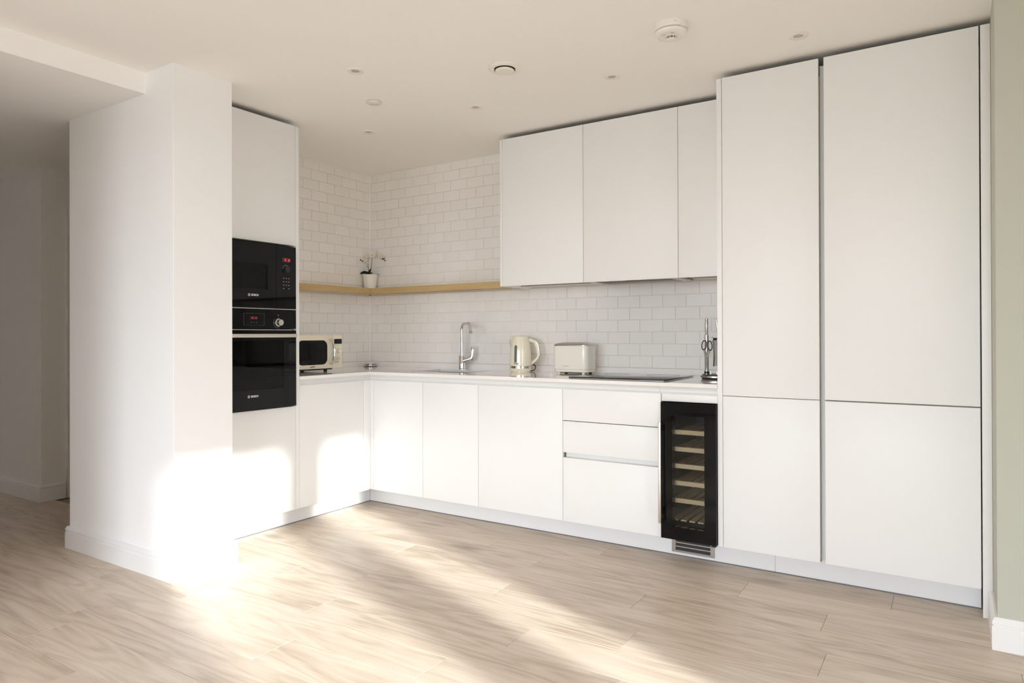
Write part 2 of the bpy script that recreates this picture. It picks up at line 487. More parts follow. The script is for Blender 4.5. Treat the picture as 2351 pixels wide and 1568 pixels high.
    def sweep(self, path, prof, closed_ends=True):
        """profile (offset to the right of travel, z) along a horizontal polyline, mitred"""
        t = bmesh.new()
        P = [Vector((p[0], p[1], 0)) for p in path]
        rings = []
        for i, p in enumerate(P):
            d0 = (P[i] - P[i - 1]).normalized() if i > 0 else (P[1] - P[0]).normalized()
            d1 = (P[i + 1] - P[i]).normalized() if i < len(P) - 1 else d0
            n0 = Vector((d0.y, -d0.x, 0)); n1 = Vector((d1.y, -d1.x, 0))
            nn = (n0 + n1)
            nn = nn / (1 + n0.dot(n1))
            rings.append([t.verts.new(p + nn * o + Vector((0, 0, z))) for o, z in prof])
        k = len(prof)
        for a, b in zip(rings, rings[1:]):
            for j in range(k):
                t.faces.new((a[j], a[(j + 1) % k], b[(j + 1) % k], b[j]))
        t.faces.new(rings[0][::-1]); t.faces.new(rings[-1])
        bmesh.ops.recalc_face_normals(t, faces=t.faces)
        return self._merge(t)

    def build(self, name, mat, parent=None, smooth=True, ang=35, loc=None):
        me = bpy.data.meshes.new(name)
        self.bm.to_mesh(me)
        self.bm.free()
        if smooth:
            for p in me.polygons:
                p.use_smooth = True
            me.set_sharp_from_angle(angle=math.radians(ang))
        me.materials.append(mat)
        o = bpy.data.objects.new(name, me)
        C.objects.link(o)
        if parent is not None:
            o.parent = parent
        if loc:
            o.location = loc
        return o


def thing(name, label, cat, loc=(0, 0, 0), rz=0.0, group=None):
    o = bpy.data.objects.new(name, None)
    o.empty_display_size = 0.1
    o.location = loc
    o.rotation_euler = (0, 0, rz)
    C.objects.link(o)
    o['label'] = label
    o['category'] = cat
    if group:
        o['group'] = group
    return o


def tag(o, label, cat=None, group=None):
    o['label'] = label
    if cat:
        o['category'] = cat
    if group:
        o['group'] = group
    return o


def struct(o, label=None):
    o['kind'] = 'structure'
    if label:
        o['label'] = label
    return o


def text(name, s, size, mat, parent, mtx, ext=0.0003, bold=False, sx=1.0, align='LEFT'):
    """lettering; glyphs lie in the local XZ plane of mtx and face -Y"""
    cu = bpy.data.curves.new(name, 'FONT')
    cu.body = s
    cu.size = size
    cu.extrude = ext
    cu.align_x = align
    cu.align_y = 'CENTER'
    if bold:
        cu.offset = size * 0.03
    ob = bpy.data.objects.new(name, cu)
    C.objects.link(ob)
    dg = bpy.context.evaluated_depsgraph_get()
    me = bpy.data.meshes.new_from_object(ob.evaluated_get(dg))
    bpy.data.objects.remove(ob)
    me.transform(mtx @ Matrix.Rotation(PI / 2, 4, 'X') @ Matrix.Diagonal((sx, 1, 1, 1)))
    me.materials.clear()
    me.materials.append(mat)
    o = bpy.data.objects.new(name, me)
    C.objects.link(o)
    o.parent = parent
    return o


SEG = {'0': 'abcdef', '1': 'bc', '5': 'afgcd', '6': 'afgedc', '8': 'abcdefg', '9': 'abcdfg'}


def digits(s, x, y, z, h, mat, parent, name='digits'):
    """seven segment figures facing -Y"""
    mb = MB()
    wd, th = h * 0.5, h * 0.13
    for ch in s:
        if ch == ' ':
            x += wd * 0.6
            continue
        for sgm in SEG[ch]:
            r = {'a': (0, wd, h - th, h), 'd': (0, wd, 0, th), 'g': (0, wd, h / 2 - th / 2, h / 2 + th / 2), 'f': (0, th, h / 2, h), 'b': (wd - th, wd, h / 2, h),
                 'e': (0, th, 0, h / 2), 'c': (wd - th, wd, 0, h / 2)}[sgm]
            mb.box(x + r[0], x + r[1], y - 0.0006, y, z + r[2], z + r[3])
        x += wd * 1.45
    return mb.build(name, mat, parent, smooth=False)


# ------------------------------------------------------------------ dimensions
H = 2.54           # ceiling
HS = 2.433         # lower ceiling over the hall
FR = -0.6884       # front plane of the back run of doors
FL = 0.6820        # front plane of the left run of doors
ZB, ZT = 0.1183, 0.886   # door bottom, door top under the rail
ZW0, ZW = 0.9245, 0.9453  # worktop
ZTOP = 2.5103
G = 0.0015         # half a door gap

# ------------------------------------------------------------------ room shell
floor = struct(MB().box(-3.3, EAST_X + 0.2, REAR_Y - 0.3, 0.1, -0.06, -0.0085).build('floor', M['joint'], smooth=False),
               'light oak plank floor lying in long staggered boards')
# planks: rows along X, 0.1985 wide, 1.395 long, end joints as in the photograph
PW, PL = 0.1985, 1.3955
joints = {0: 3.90, 1: 3.295, 2: 3.676, 3: 2.935, 4: 3.727, 5: 3.052, 6: 2.677, 7: 1.758, 8: 2.542, 9: 1.938, 10: 2.30, 11: 1.009, 12: 1.483}
plank_mesh = {}


def plank(x0, x1, y0, y1):
    L_, W_ = round(x1 - x0, 4), round(y1 - y0, 4)
    if (L_, W_) not in plank_mesh:
        mb = MB().box(-L_ / 2 + 0.0005, L_ / 2 - 0.0005, -W_ / 2 + 0.0005, W_ / 2 - 0.0005, -0.008, 0.0, 0.0008, 1)
        o = mb.build('plank', M['plank'], floor, smooth=False)
        plank_mesh[(L_, W_)] = o.data
    else:
        o = bpy.data.objects.new('plank', plank_mesh[(L_, W_)])
        C.objects.link(o)
        o.parent = floor
    o.location = ((x0 + x1) / 2, (y0 + y1) / 2, 0)


for r in range(-2, 34):
    y1 = -0.604 - PW * r
    y0 = y1 - PW
    if y1 > 0.0 or y0 < REAR_Y - 0.2:
        if y0 >= 0 or y1 < REAR_Y:
            continue
    jx = joints.get(r, (r * 0.617) % PL)
    jx = jx % PL - 3 * PL
    xa = -3.2
    cuts = [xa]
    while jx < EAST_X + 0.15:
        if jx > xa + 0.05:
            cuts.append(jx)
        jx += PL
    cuts.append(EAST_X + 0.15)
    if r < 6:
        cuts = [c for c in cuts if c > -1.9]
        cuts[0] = max(cuts[0], -1.9) if cuts[0] < -1.9 else cuts[0]
    for a, b in zip(cuts, cuts[1:]):
        if b - a > 0.02:
            plank(a, b, y0, y1)

# walls with tiles
WT = 0.12
wall_back = struct(MB().box(-0.0, EAST_X + WT, 0.0, WT, 0, H + 0.1).build('wall_back', M['grout'], smooth=False), 'back wall tiled in glossy off-white brick tiles')
wall_left = struct(MB().box(-WT, 0.0, -1.95, WT, 0, H + 0.1).build('wall_left', M['grout'], smooth=False), 'side wall tiled in glossy off-white brick tiles beside the oven tower')

TX, TZ, TG = 0.1553, 0.07855, 0.0016
TZ0 = 0.984
tile_mesh = {}


def tile(a0, a1, z0, z1, wall):
    """wall 'back': a runs along X on Y=0; wall 'left': a runs along Y on X=0"""
    a0 += TG; a1 -= TG; z0 += TG; z1 -= TG
    if a1 - a0 < 0.006 or z1 - z0 < 0.006:
        return
    key = (round(a1 - a0, 4), round(z1 - z0, 4))
    par = wall_back if wall == 'back' else wall_left
    if key not in tile_mesh:
        mb = MB().box(-key[0] / 2, key[0] / 2, -0.0035, 0.0005, -key[1] / 2, key[1] / 2, 0.0012, 1)
        o = mb.build('tile', M['tile'], par)
        tile_mesh[key] = o.data
    else:
        o = bpy.data.objects.new('tile', tile_mesh[key])
        C.objects.link(o)
        o.parent = par
    rx, rz = random.gauss(0, 0.0022), random.gauss(0, 0.0022)
    if wall == 'back':
        o.location = ((a0 + a1) / 2, 0.0, (z0 + z1) / 2)
        o.rotation_euler = (rx, 0, rz)
    else:
        o.location = (0.0, (a0 + a1) / 2, (z0 + z1) / 2)
        o.rotation_euler = (rx, 0, PI / 2 + rz)


for k in range(20):
    z0 = TZ0 + k * TZ
    z1 = min(z0 + TZ, H - 0.002)
    # back wall: tiles behind the wall cabinets are left out
    xend = 3.12 if z0 < 1.50 else 1.60
    off = 0.0885 if k % 2 else 0.0175
    cuts = [0.004, off] if off > 0.03 else [0.004, off]
    x = off
    while x < xend:
        x += TX
        cuts.append(min(x, xend))
    for a, b in zip(cuts, cuts[1:]):
        tile(a, b, z0, z1, 'back')
    off = -0.079 if k % 2 else -0.1545
    cuts = [-0.004]
    y = off
    while y > -1.315:
        cuts.append(y)
        y -= 0.1578
    cuts.append(-1.315)
    for a, b in zip(cuts, cuts[1:]):
        if a > -1.25:
            tile(b, a, z0, z1, 'left')
struct(MB().cyl((0.0075, -0.0075, 0.984), 0.0048, H - 0.984, 'z', 8).build('trim_1', M['caulk']), 'white sealant line in the tiled corner')
struct(MB().box(0.006, 1.6, -0.010, -0.004, H - 0.005, H - 0.0005, 0.001, 1).build('trim_2', M['caulk']), 'white sealant line between back tiles and ceiling')
struct(MB().box(0.004, 0.010, -1.315, -0.006, H - 0.005, H - 0.0005, 0.001, 1).build('trim_3', M['caulk']), 'white sealant line between side tiles and ceiling')

# ceiling: main slab and the lower hall ceiling with its edge face
struct(MB().box(-3.3, EAST_X + WT, REAR_Y - WT, WT, H, H + 0.12).build('ceiling', M['ceiling'], smooth=False), 'smooth warm white ceiling')
bulk = MB().cells([-3.3, -0.102, 0.687], [REAR_Y, -2.29, 0.0], HS, H + 0.0005, holes=[(1, 1)])
struct(bulk.build('ceiling_bulkhead', M['ceiling'], smooth=False), 'lowered ceiling over the hall with a straight edge')

# column between kitchen and hall
CX0, CX1, CY0, CY1 = -0.102, 0.932, -2.29, -1.9646
struct(MB().box(CX0, CX1, CY0, CY1, 0, H + 0.0005, 0.0015, 1).build('wall_pier', M['wall'], smooth=False), 'white wall end standing between hall and oven tower')
SK = [(0, 0), (0.018, 0), (0.018, 0.089), (0.0135, 0.0925), (0.0135, 0.0955), (0.017, 0.098), (0.017, 0.108), (0.011, 0.119), (0.007, 0.1228), (0, 0.1228)]
struct(MB().sweep([(CX0, -1.96), (CX0, CY0), (CX1, CY0), (CX1, -1.945)][::-1], [(-o, z) for o, z in SK]).build('baseboard_pier', M['skirt'], ang=20), 'white grooved skirting around the wall end')

# hall walls beyond
struct(MB().box(-3.3, -1.43, -1.88, 0.1, 0, HS + 0.001).build('wall_hall', M['wall'], smooth=False), 'white wall corner deep in the dark hall')
struct(MB().box(-1.43, CX0, -0.62, -0.5, 0, HS + 0.001).build('wall_hall_end', M['wall'], smooth=False))
struct(MB().box(-3.42, -3.3, -3.9, 0.1, 0, H).build('wall_hall_far', M['wall'], smooth=False))  # unseen, added to close the hall so little light enters
struct(MB().box(-3.3, 0.687, -3.52, -3.40, 0, H).build('wall_hall_light_block', M['wall'], smooth=False))  # unseen wall added to block daylight and keep the hall dark
struct(MB().box(0.567, 0.687, REAR_Y, -3.52, 0, H).build('wall_side', M['wall'], smooth=False))
struct(MB().sweep([(-3.3, -1.88), (-1.43, -1.88), (-1.43, -1.722)], SK).build('baseboard_hall', M['skirt'], ang=20), 'white grooved skirting around the hall corner')
d1 = struct(MB().prism([(-1.714, 0), (-1.714, 2.167), (-0.80, 2.167), (-0.80, 0), (-0.87, 0), (-0.87, 2.10), (-1.645, 2.10), (-1.645, 0)], 'x', -1.43, -1.408).build('door_1', M['skirt'], smooth=False), 'white hall door with its frame, mostly hidden')
MB().box(-1.43, -1.418, -1.645, -0.87, 0.004, 2.10, 0.001, 1).build('door_leaf', M['skirt'], d1, smooth=False)

# green wall to the right of the tall cabinets
GX, GY = 4.270, -1.007
struct(MB().box(GX, EAST_X + WT, GY, 0.0, 0, H + 0.0005, 0.001, 1).build('wall_right', M['green'], smooth=False), 'sage green wall end beside the tall cabinets')
struct(MB().sweep([(GX, -0.71), (GX, GY), (EAST_X, GY)][::1], SK).build('baseboard_right', M['skirt'], ang=20), 'white grooved skirting on the green wall')

# outer walls with window openings (beside the camera; those behind it added for fill light)


def outer_wall(name, axis, w0, w1, a0, a1, wins):
    us, vs = [a0], [0.0]
    for q in wins:
        us += [q[0], q[1]]
    us = sorted(set(us + [a1]))
    vs = sorted({0.0, wins[0][2], wins[0][3], H + 0.05})
    holes = [(us.index(q[0]), vs.index(q[2])) for q in wins]
    return struct(MB().cells(us, vs, w0, w1, holes, axis).build(name, M['wall'], smooth=False))


outer_wall('wall_east', 'x', EAST_X, EAST_X + 0.2, REAR_Y - 0.2, GY, EAST_WIN)
outer_wall('wall_rear', 'y', REAR_Y - 0.2, REAR_Y, 0.567, EAST_X + 0.2, REAR_FILL_WIN)
nwin = 0
for axis, wins in (('x', EAST_WIN), ('y', REAR_FILL_WIN)):  # the rear pair is added as fill light
    for a0, a1, z0, z1 in wins:
        nwin += 1
        t_ = 0.03
        us, vs = [a0, a0 + t_, a1 - t_, a1], [z0, z0 + t_, z1 - t_, z1]
        c_ = EAST_X + 0.12 if axis == 'x' else REAR_Y - 0.12
        fo = struct(MB().cells(us, vs, c_ - 0.03, c_ + 0.03, [(1, 1)], axis).build('window_%d' % nwin, M['frame'], smooth=False))
        MB().cells([us[1], us[2]], [vs[1], vs[2]], c_ - 0.002, c_ + 0.002, [], axis).build('pane', M['pane'], fo, smooth=False)

# ------------------------------------------------------------------ cabinets of the back run
BEV = 0.0012


def door(parent, x0, x1, z0, z1, y=FR, th=0.019, name='door', label=None):
    o = MB().box(x0 + G, x1 - G, y, y + th, z0, z1, BEV, 2).build(name, M['cab'], parent)
    if label:
        o['label'] = label
    return o


X = [0.707, 1.1562, 1.6113, 2.2165, 2.8165, 3.117]
CB = FR + 0.021     # front of the carcasses


def base_cab(name, label, x0, x1, ztop=ZT - 0.004, yf=CB):
    t = thing(name, label, 'cabinet', (x0, 0, 0), 0, 'base cabinets of the back run')
    MB().box(0.001, x1 - x0 - 0.001, yf, -0.02, ZB, ztop).build('carcass', M['carcass'], t, smooth=False)
    return t


for k, lab in ((0, 'white flat base cabinet door nearest the inner corner of the back run'), (1, 'white flat base cabinet under the tap, second from the inner corner'),
               (2, 'wide white base cabinet below the kettle, left of the drawers')):
    t = base_cab('base_cabinet', lab, X[k], X[k + 1], 0.735 if k < 2 else ZT - 0.004)
    door(t, 0, X[k + 1] - X[k], ZB, ZT)
t = base_cab('drawer_cabinet', 'white handleless three-drawer cabinet left of the wine cooler', X[3], X[4], ZT - 0.004, FR + 0.046)
W6 = X[4] - X[3]
for z0, z1 in ((0.7045, ZT), (0.518, 0.7005), (ZB, 0.488)):
    MB().box(G, W6 - G, FR, FR + 0.019, z0, z1, BEV, 2).build('drawer', M['cab'], t)
MB().prism([(FR + 0.020, 0.484), (FR + 0.020, 0.4865), (FR + 0.034, 0.4885), (FR + 0.036, 0.500), (FR + 0.034, 0.515), (FR + 0.020, 0.522), (FR + 0.0215, 0.484)][:6] + [(FR + 0.045, 0.522), (FR + 0.045, 0.484)], 'x', 0.004, W6 - 0.002).build('grip_channel', M['rail'], t)

# corner posts where the two runs meet
t = thing('corner_post', 'narrow white filler posts folded into the inner corner of the base units', 'filler', (0, 0, 0))
MB().box(FL - 0.019, X[0] - G, FR, FR + 0.019, ZB, ZT, BEV, 2).build('post', M['cab'], t)
MB().box(FL - 0.019, FL, FR + 0.0, -0.7589 + G, ZB, ZT, BEV, 2).build('post', M['cab'], t)

# left run base cabinet
t = thing('base_cabinet', 'white base cabinet below the cream microwave, beside the oven tower', 'cabinet', (0, 0, 0))
MB().box(0.02, FL - 0.021, -1.3135, -0.7589, ZB, ZT - 0.004).build('carcass', M['carcass'], t, smooth=False)
MB().box(FL - 0.019, FL, -1.3149 + G, -0.7589 - G, ZB, ZT, BEV, 2).build('door', M['cab'], t)

# plinths
PY, PX = -0.5824, 0.570
o = MB().box(PX, 3.3735, PY, PY + 0.016, 0.004, ZB - 0.0005, 0.0008, 1).build('plinth', M['plinth'], smooth=False)
tag(o, 'long white plinth board under the base units of the back run', 'plinth')
MB().box(PX, 3.3735, PY - 0.003, PY + 0.004, 0.0, 0.0045).build('seal_strip', M['seal'], o, smooth=False)
o = MB().box(3.3745, 4.232, PY, PY + 0.016, 0.004, ZB - 0.0005, 0.0008, 1).build('plinth', M['plinth'], smooth=False)
tag(o, 'shorter white plinth board under the tall cabinets at right', 'plinth')
MB().box(3.3745, 4.232, PY - 0.003, PY + 0.004, 0.0, 0.0045).build('seal_strip', M['seal'], o, smooth=False)
o = MB().box(PX - 0.016, PX, -1.96, PY - 0.0005, 0.004, ZB - 0.0005, 0.0008, 1).build('plinth', M['plinth'], smooth=False)
tag(o, 'sunlit white plinth board under the oven tower and left base unit', 'plinth')
MB().box(PX - 0.004, PX + 0.003, -1.96, PY - 0.004, 0.0, 0.0045).build('seal_strip', M['seal'], o, smooth=False)

# curved grip rail under the worktop
rp_ = [(0.0, ZW0 - 0.0005), (0.004, ZW0 - 0.004), (0.016, ZW0 - 0.012), (0.020, ZW0 - 0.020), (0.018, ZW0 - 0.030), (0.010, ZW0 - 0.0375), (0.010, ZW0 - 0.041), (0.045, ZW0 - 0.041), (0.045, ZW0 - 0.0005)]
RY = FR + 0.004
o = MB().prism([(RY + a, b) for a, b in rp_], 'x', FL - 0.05, 2.80).build('grip_rail', M['rail'])
tag(o, 'hollow white grip rail under the long worktop edge', 'rail')
o = MB().prism([(RY + a, b) for a, b in rp_], 'x', 2.8008, 3.1165).build('grip_rail', M['rail'])
tag(o, 'short white grip rail piece above the wine cooler', 'rail')
o = MB().prism([(FL - 0.004 - a, b) for a, b in rp_], 'y', -1.3145, FR + 0.049).build('grip_rail', M['rail'])
tag(o, 'white grip rail under the worktop edge below the cream microwave', 'rail')

# worktop, L shaped with the sink cut out
SX0, SX1, SY0, SY1 = 0.885, 1.385, -0.50, -0.155
us = [0.0, 0.6855, SX0, SX1, 3.1168]
vs = [-1.3147, -0.6935, SY0, SY1, 0.0]
holes = [(i, 0) for i in (1, 2, 3)] + [(2, 2)]
wt = MB().cells([u if k else 0.0065 for k, u in enumerate(us)], [v if k < 4 else -0.0065 for k, v in enumerate(vs)], ZW0, ZW, holes).build('worktop', M['worktop'], smooth=False)
bv = wt.modifiers.new('bevel', 'BEVEL'); bv.width = 0.0012; bv.segments = 2; bv.limit_method = 'ANGLE'
tag(wt, 'glossy white quartz L-shaped worktop with a low upstand', 'worktop')
for nm, a in (('upstand', (0.0185, 3.1168, -0.0185, -0.0063, ZW, 0.983)), ('upstand', (0.0063, 0.0185, -1.3147, -0.0063, ZW, 0.983))):
    MB().box(*a[:4], a[4], a[5], 0.001, 1).build(nm, M['worktop'], wt, smooth=False)

# undermount sink
t = thing('sink', 'steel undermount sink set in the white worktop in front of the tap', 'sink', ((SX0 + SX1) / 2, (SY0 + SY1) / 2, 0.745))
a, b = (SX1 - SX0) / 2 + 0.003, (SY1 - SY0) / 2 + 0.003
mb = MB()
mb.cells([-a - 0.02, -a, a, a + 0.02], [-b - 0.02, -b, b, b + 0.02], 0.170, 0.1785, [(1, 1)])
mb.cells([-a - 0.002, -a, a, a + 0.002], [-b - 0.002, -b, b, b + 0.002], 0.0, 0.172, [(1, 1)])
mb.box(-a, a, -b, b, 0.0, 0.002)
mb.build('bowl', M['steel'], t, smooth=False)
MB().lathe([(0, 0.002), (0.045, 0.002), (0.045, 0.004), (0.03, 0.003), (0, 0.001)], 24).build('drain', M['chrome'], t)

# ------------------------------------------------------------------ tall units of the back run
t = thing('end_panel', 'tall thin white end panel between wine cooler and tall cabinets', 'panel', (3.1305, 0, 0))
MB().box(-0.0130, 0.0120, FR, -0.01, 0.1185, ZTOP - 0.002, BEV, 2).build('panel', M['cab'], t)


def tall(label, x0, x1):
    t = thing('tall_cabinet', label, 'cabinet', (x0, 0, 0))
    MB().box(0.0005, x1 - x0 - 0.0005, CB, -0.02, ZB, 2.43).build('carcass', M['carcass'], t, smooth=False)
    return t


ZS = 0.8884
t = tall('narrow tall white cabinet with two flat doors beside the wine cooler', 3.1438, 3.6019)
door(t, 0, 0.4574, ZB, ZS - G); door(t, 0, 0.4574, ZS + G, ZTOP)
t = tall('wide tall white cabinet with two flat doors beside the green wall', 3.6215, 4.2321)
door(t, 0, 0.6090, ZB, ZS - 0.003); door(t, 0, 0.6090, ZS + 0.003, ZTOP)
o = MB().prism([(3.6012, -0.655), (3.605, -0.650), (3.612, -0.6465), (3.619, -0.650), (3.6222, -0.655), (3.6222, -0.60), (3.6012, -0.60)], 'z', ZB + 0.006, 2.485).build('grip_channel', M['rail'])
tag(o, 'upright white grip channel between the two tall cabinets', 'channel')
o = MB().box(4.2345, GX - 0.0008, FR - 0.002, FR + 0.017, 0.0, ZTOP, BEV, 2).build('tall_filler', M['cab'])
tag(o, 'narrow full-height white filler strip against the green wall', 'filler')

# ------------------------------------------------------------------ wall cabinets
UY = -0.3859
UZ = 1.527
UX = [1.5975, 2.2015, 2.808, 3.1168]
labs = ['white wall cabinet at the shelf end, left of three', 'wide white wall cabinet over the hob, holding the extractor', 'narrow white wall cabinet half hidden behind the tall end panel']
for k in range(3):
    t = thing('wall_cabinet', labs[k], 'cabinet', (UX[k], 0, UZ), 0, 'wall cabinets over the worktop')
    wd = UX[k + 1] - UX[k]
    zu = 0.016 if k != 1 else 0.03
    MB().box(0.0005, wd - 0.0005, UY + 0.021, -0.008, zu, 0.90).build('carcass', M['carcass'], t, smooth=False)
    MB().box(G, wd - G, UY, UY + 0.019, 0, ZTOP - UZ, BEV, 2).build('door', M['cab'], t)
    MB().box(0.0005, wd - 0.0005, UY + 0.020, -0.0078, zu - 0.0015, zu + 0.0005).build('underside', M['cab'], t, smooth=False)
    if k == 0:
        MB().box(-0.0195, -0.0005, UY, -0.0075, 0, ZTOP - UZ - 0.002, BEV, 2).build('side_panel', M['cab'], t)
    if k != 1:
        MB().box(0.03, wd - 0.02, -0.20, -0.19, zu - 0.008, zu, 0.001, 1).build('light_strip', M['grille'], t, smooth=False)
# extractor under the middle cabinet
t = thing('extractor_hood', 'dark steel extractor set flush under the middle wall cabinet', 'extractor', (2.2015, 0, UZ))
W7 = 0.6065
MB().cells([0.012, 0.05, 0.545, 0.594], [-0.362, -0.335, -0.11, -0.075], 0.002, 0.028, [(1, 1)]).build('frame', M['steel'], t, smooth=False)
MB().box(0.05, 0.545, -0.335, -0.11, 0.016, 0.024).build('filter', M['dark'], t, smooth=False)
mb = MB()
for i in range(18):
    x_ = 0.056 + i * 0.0275
    mb.box(x_, x_ + 0.012, -0.330, -0.115, 0.012, 0.017)
mb.build('baffle', M['grille'], t, smooth=False)['kind'] = 'stuff'
MB().box(0.27, 0.33, -0.36, -0.345, -0.0, 0.004, 0.001, 1).build('switch', M['blackplastic'], t)

# ------------------------------------------------------------------ wine cooler
t = thing('wine_cooler', 'black built-in wine cooler with glass door and beech shelf fronts', 'wine cooler', (X[4], 0, 0))
cx0, cx1 = 0.003, 0.2985
dy0 = -0.705
MB().cells([cx0, 0.064, 0.237, cx1], [ZB + 0.002, 0.187, 0.7745, 0.843], dy0, dy0 + 0.045, [(1, 1)], 'y').build('door', M['blackglass'], t, smooth=False)
MB().box(0.064, 0.237, dy0 + 0.001, dy0 + 0.005, 0.187, 0.7745).build('glass_pane', M['clear'], t, smooth=False)
mb = MB()
mb.cells([cx0, 0.030, 0.270, cx1], [0.12, 0.16, 0.80, 0.843], -0.655, -0.20, [(1, 1)], 'y')
mb.box(cx0, cx1, -0.20, -0.19, 0.12, 0.843)
mb.build('housing', M['coolcav'], t, smooth=False)
for i, z in enumerate((0.693, 0.602, 0.512, 0.421, 0.328, 0.222)):
    if i < 5:
        s = MB().box(0.033, 0.267, -0.652, -0.632, z - 0.024, z, 0.001, 1).build('shelf', M['beech'], t)
    else:
        s = MB().box(0.033, 0.267, -0.262, -0.242, z - 0.004, z + 0.020, 0.001, 1).build('bottom_shelf', M['beech'], t)
    for j in range(5):
        x_ = 0.040 + j * 0.046
        q = MB().box(x_, x_ + 0.030, -0.630, -0.264 if i == 5 else -0.24, z - 0.020, z - 0.012).build('slat', M['beech'], s, smooth=False)
hd = MB().box(0.004, 0.0175, -0.748, -0.736, 0.205, 0.7385, 0.0015, 2).build('handle', M['satin'], t)
for z in (0.25, 0.69):
    MB().box(0.006, 0.0155, -0.737, dy0 + 0.001, z, z + 0.03).build('handle_post', M['blackplastic'], hd, smooth=False)
MB().box(0.268, 0.292, dy0 + 0.006, dy0 + 0.035, ZB - 0.008, ZB + 0.003, 0.001, 1).build('hinge', M['blackplastic'], t)
# grille in the plinth under the cooler
o = thing('vent_grille', 'bronze grey louvred vent grille in the plinth below the wine cooler', 'vent', (2.8365, PY, 0.018))
MB().cells([0.0, 0.021, 0.211, 0.2325], [0.0, 0.012, 0.099, 0.1005], -0.004, -0.0005, [(1, 1)], 'y').build('frame', M['grille'], o, smooth=False)
MB().box(0.021, 0.211, -0.0008, -0.0002, 0.012, 0.099).build('backing', M['dark'], o, smooth=False)
for z in (0.030, 0.051, 0.073):
    MB().prism([(-0.0045, z), (-0.0045, z + 0.006), (-0.0005, z + 0.0075), (-0.0005, z + 0.0015)], 'x', 0.021, 0.211).build('louvre', M['grille'], o, smooth=False)
o = MB().box(X[4] + 0.003, X[5] - 0.001, FR, FR + 0.019, 0.8465, ZT, BEV, 2).build('filler_strip', M['cab'])
tag(o, 'small white filler strip directly above the wine cooler door', 'filler')

# ------------------------------------------------------------------ oven tower (local x = world Y, front faces world +X)
TY = -1.6435
RZ = PI / 2
t = thing('oven_tower', 'tall white oven housing cabinet between wall end and tiled wall', 'cabinet', (0, TY, 0), RZ)
f = -FL
mb = MB()
mb.cells([-0.3, -0.282, 0.282, 0.3], [ZB, 0.763, 1.759, 2.43], f + 0.021, -0.02, [(1, 1)], 'y')
mb.build('carcass', M['carcass'], t, smooth=False)
MB().box(-0.3 + G, 0.3 - G, f, f + 0.019, ZB, 0.762, BEV, 2).build('door', M['cab'], t)
MB().box(-0.3 + G, 0.3 - G, f, f + 0.019, 1.761, ZTOP, BEV, 2).build('door', M['cab'], t)
MB().box(0.3015, 0.3280, f - 0.0, -0.006, ZB, ZTOP - 0.002, BEV, 2).build('side_panel', M['cab'], t)

AX0, AX1 = -0.297, 0.2865
gf = -0.703


def cavity(parent, x0, x1, z0, z1, y0, y1, mat, wt_=0.004):
    mb = MB()
    mb.cells([x0 - wt_, x0, x1, x1 + wt_], [z0 - wt_, z0, z1, z1 + wt_], y0, y1, [(1, 1)], 'y')
    mb.box(x0 - wt_, x1 + wt_, y1, y1 + wt_, z0 - wt_, z1 + wt_)
    return mb.build('cavity', mat, parent, smooth=False)


def logo(parent, x, y, z, h):
    """ring with an armature mark, then the wordmark"""
    mb = MB()
    r = h * 0.72
    T = Matrix.Translation((x, y, z)) @ Matrix.Rotation(PI / 2, 4, 'X')
    mb.lathe([(r * 0.84, -0.0002), (r, -0.0002), (r, 0.0004), (r * 0.84, 0.0004), (r * 0.84, -0.0002)], 28, (0, 0, 0), T)
    for s in (-1, 1):
        mb.box(x + s * r * 0.36 - r * 0.08, x + s * r * 0.36 + r * 0.08, y - 0.0004, y + 0.0002, z - r * 0.72, z + r * 0.72)
    mb.box(x - r * 0.36, x + r * 0.36, y - 0.0004, y + 0.0002, z - r * 0.1, z + r * 0.1)
    mb.build('emblem', M['printwhite'], parent, smooth=False)
    text('lettering', 'BOSCH', h * 1.42, M['printwhite'], parent, Matrix.Translation((x + r * 1.75, y - 0.0002, z)), bold=True, sx=0.92)


# built-in microwave
t = thing('built_in_microwave', 'black glass built-in microwave with red clock above the oven', 'microwave', (0, TY, 0), RZ)
z0, z1 = 1.3655, 1.748
MB().box(AX0 + 0.02, AX1 - 0.02, -0.66, -0.20, z0 + 0.005, z0 + 0.02).build('chassis', M['dark'], t, smooth=False)
wx0, wx1, wz0, wz1 = -0.262, 0.0775, 1.476, 1.6235
dr = MB().cells([AX0, wx0, wx1, 0.1385], [z0, wz0, wz1, z1], gf, gf + 0.022, [(1, 1)], 'y').build('door', M['blackglass'], t, smooth=False)
MB().box(wx0, wx1, gf + 0.0006, gf + 0.004, wz0, wz1).build('window_pane', M['tint'], dr, smooth=False)
cp = MB().box(0.1405, AX1, gf, gf + 0.022, z0, z1, 0.0008, 1).build('control_panel', M['blackglass'], t)
cavity(t, wx0 - 0.01, wx1 + 0.03, wz0 - 0.03, wz1 + 0.05, gf + 0.023, -0.38, M['cavity'])
mb = MB()
for x_ in (-0.20, -0.185, -0.165, -0.15):
    mb.box(x_, x_ + 0.002, -0.60, -0.598, wz0 + 0.001, wz1 - 0.02)
mb.build('rack', M['steel'], t, smooth=False)['kind'] = 'stuff'
MB().box(0.183, 0.239, gf - 0.0004, gf + 0.001, 1.650, 1.678).build('display', M['display'], cp, smooth=False)
digits('15 18', 0.194, gf - 0.0005, 1.656, 0.0155, M['red'], cp)
MB().lathe([(0, 0), (0.024, 0), (0.025, 0.003), (0.021, 0.004), (0.0195, 0.016), (0.0185, 0.018), (0, 0.018)], 32, (0, 0, 0), Matrix.Translation((0.2105, gf, 1.606)) @ Matrix.Rotation(PI / 2, 4, 'X')).build('knob', M['blackplastic'], cp)
mb = MB()
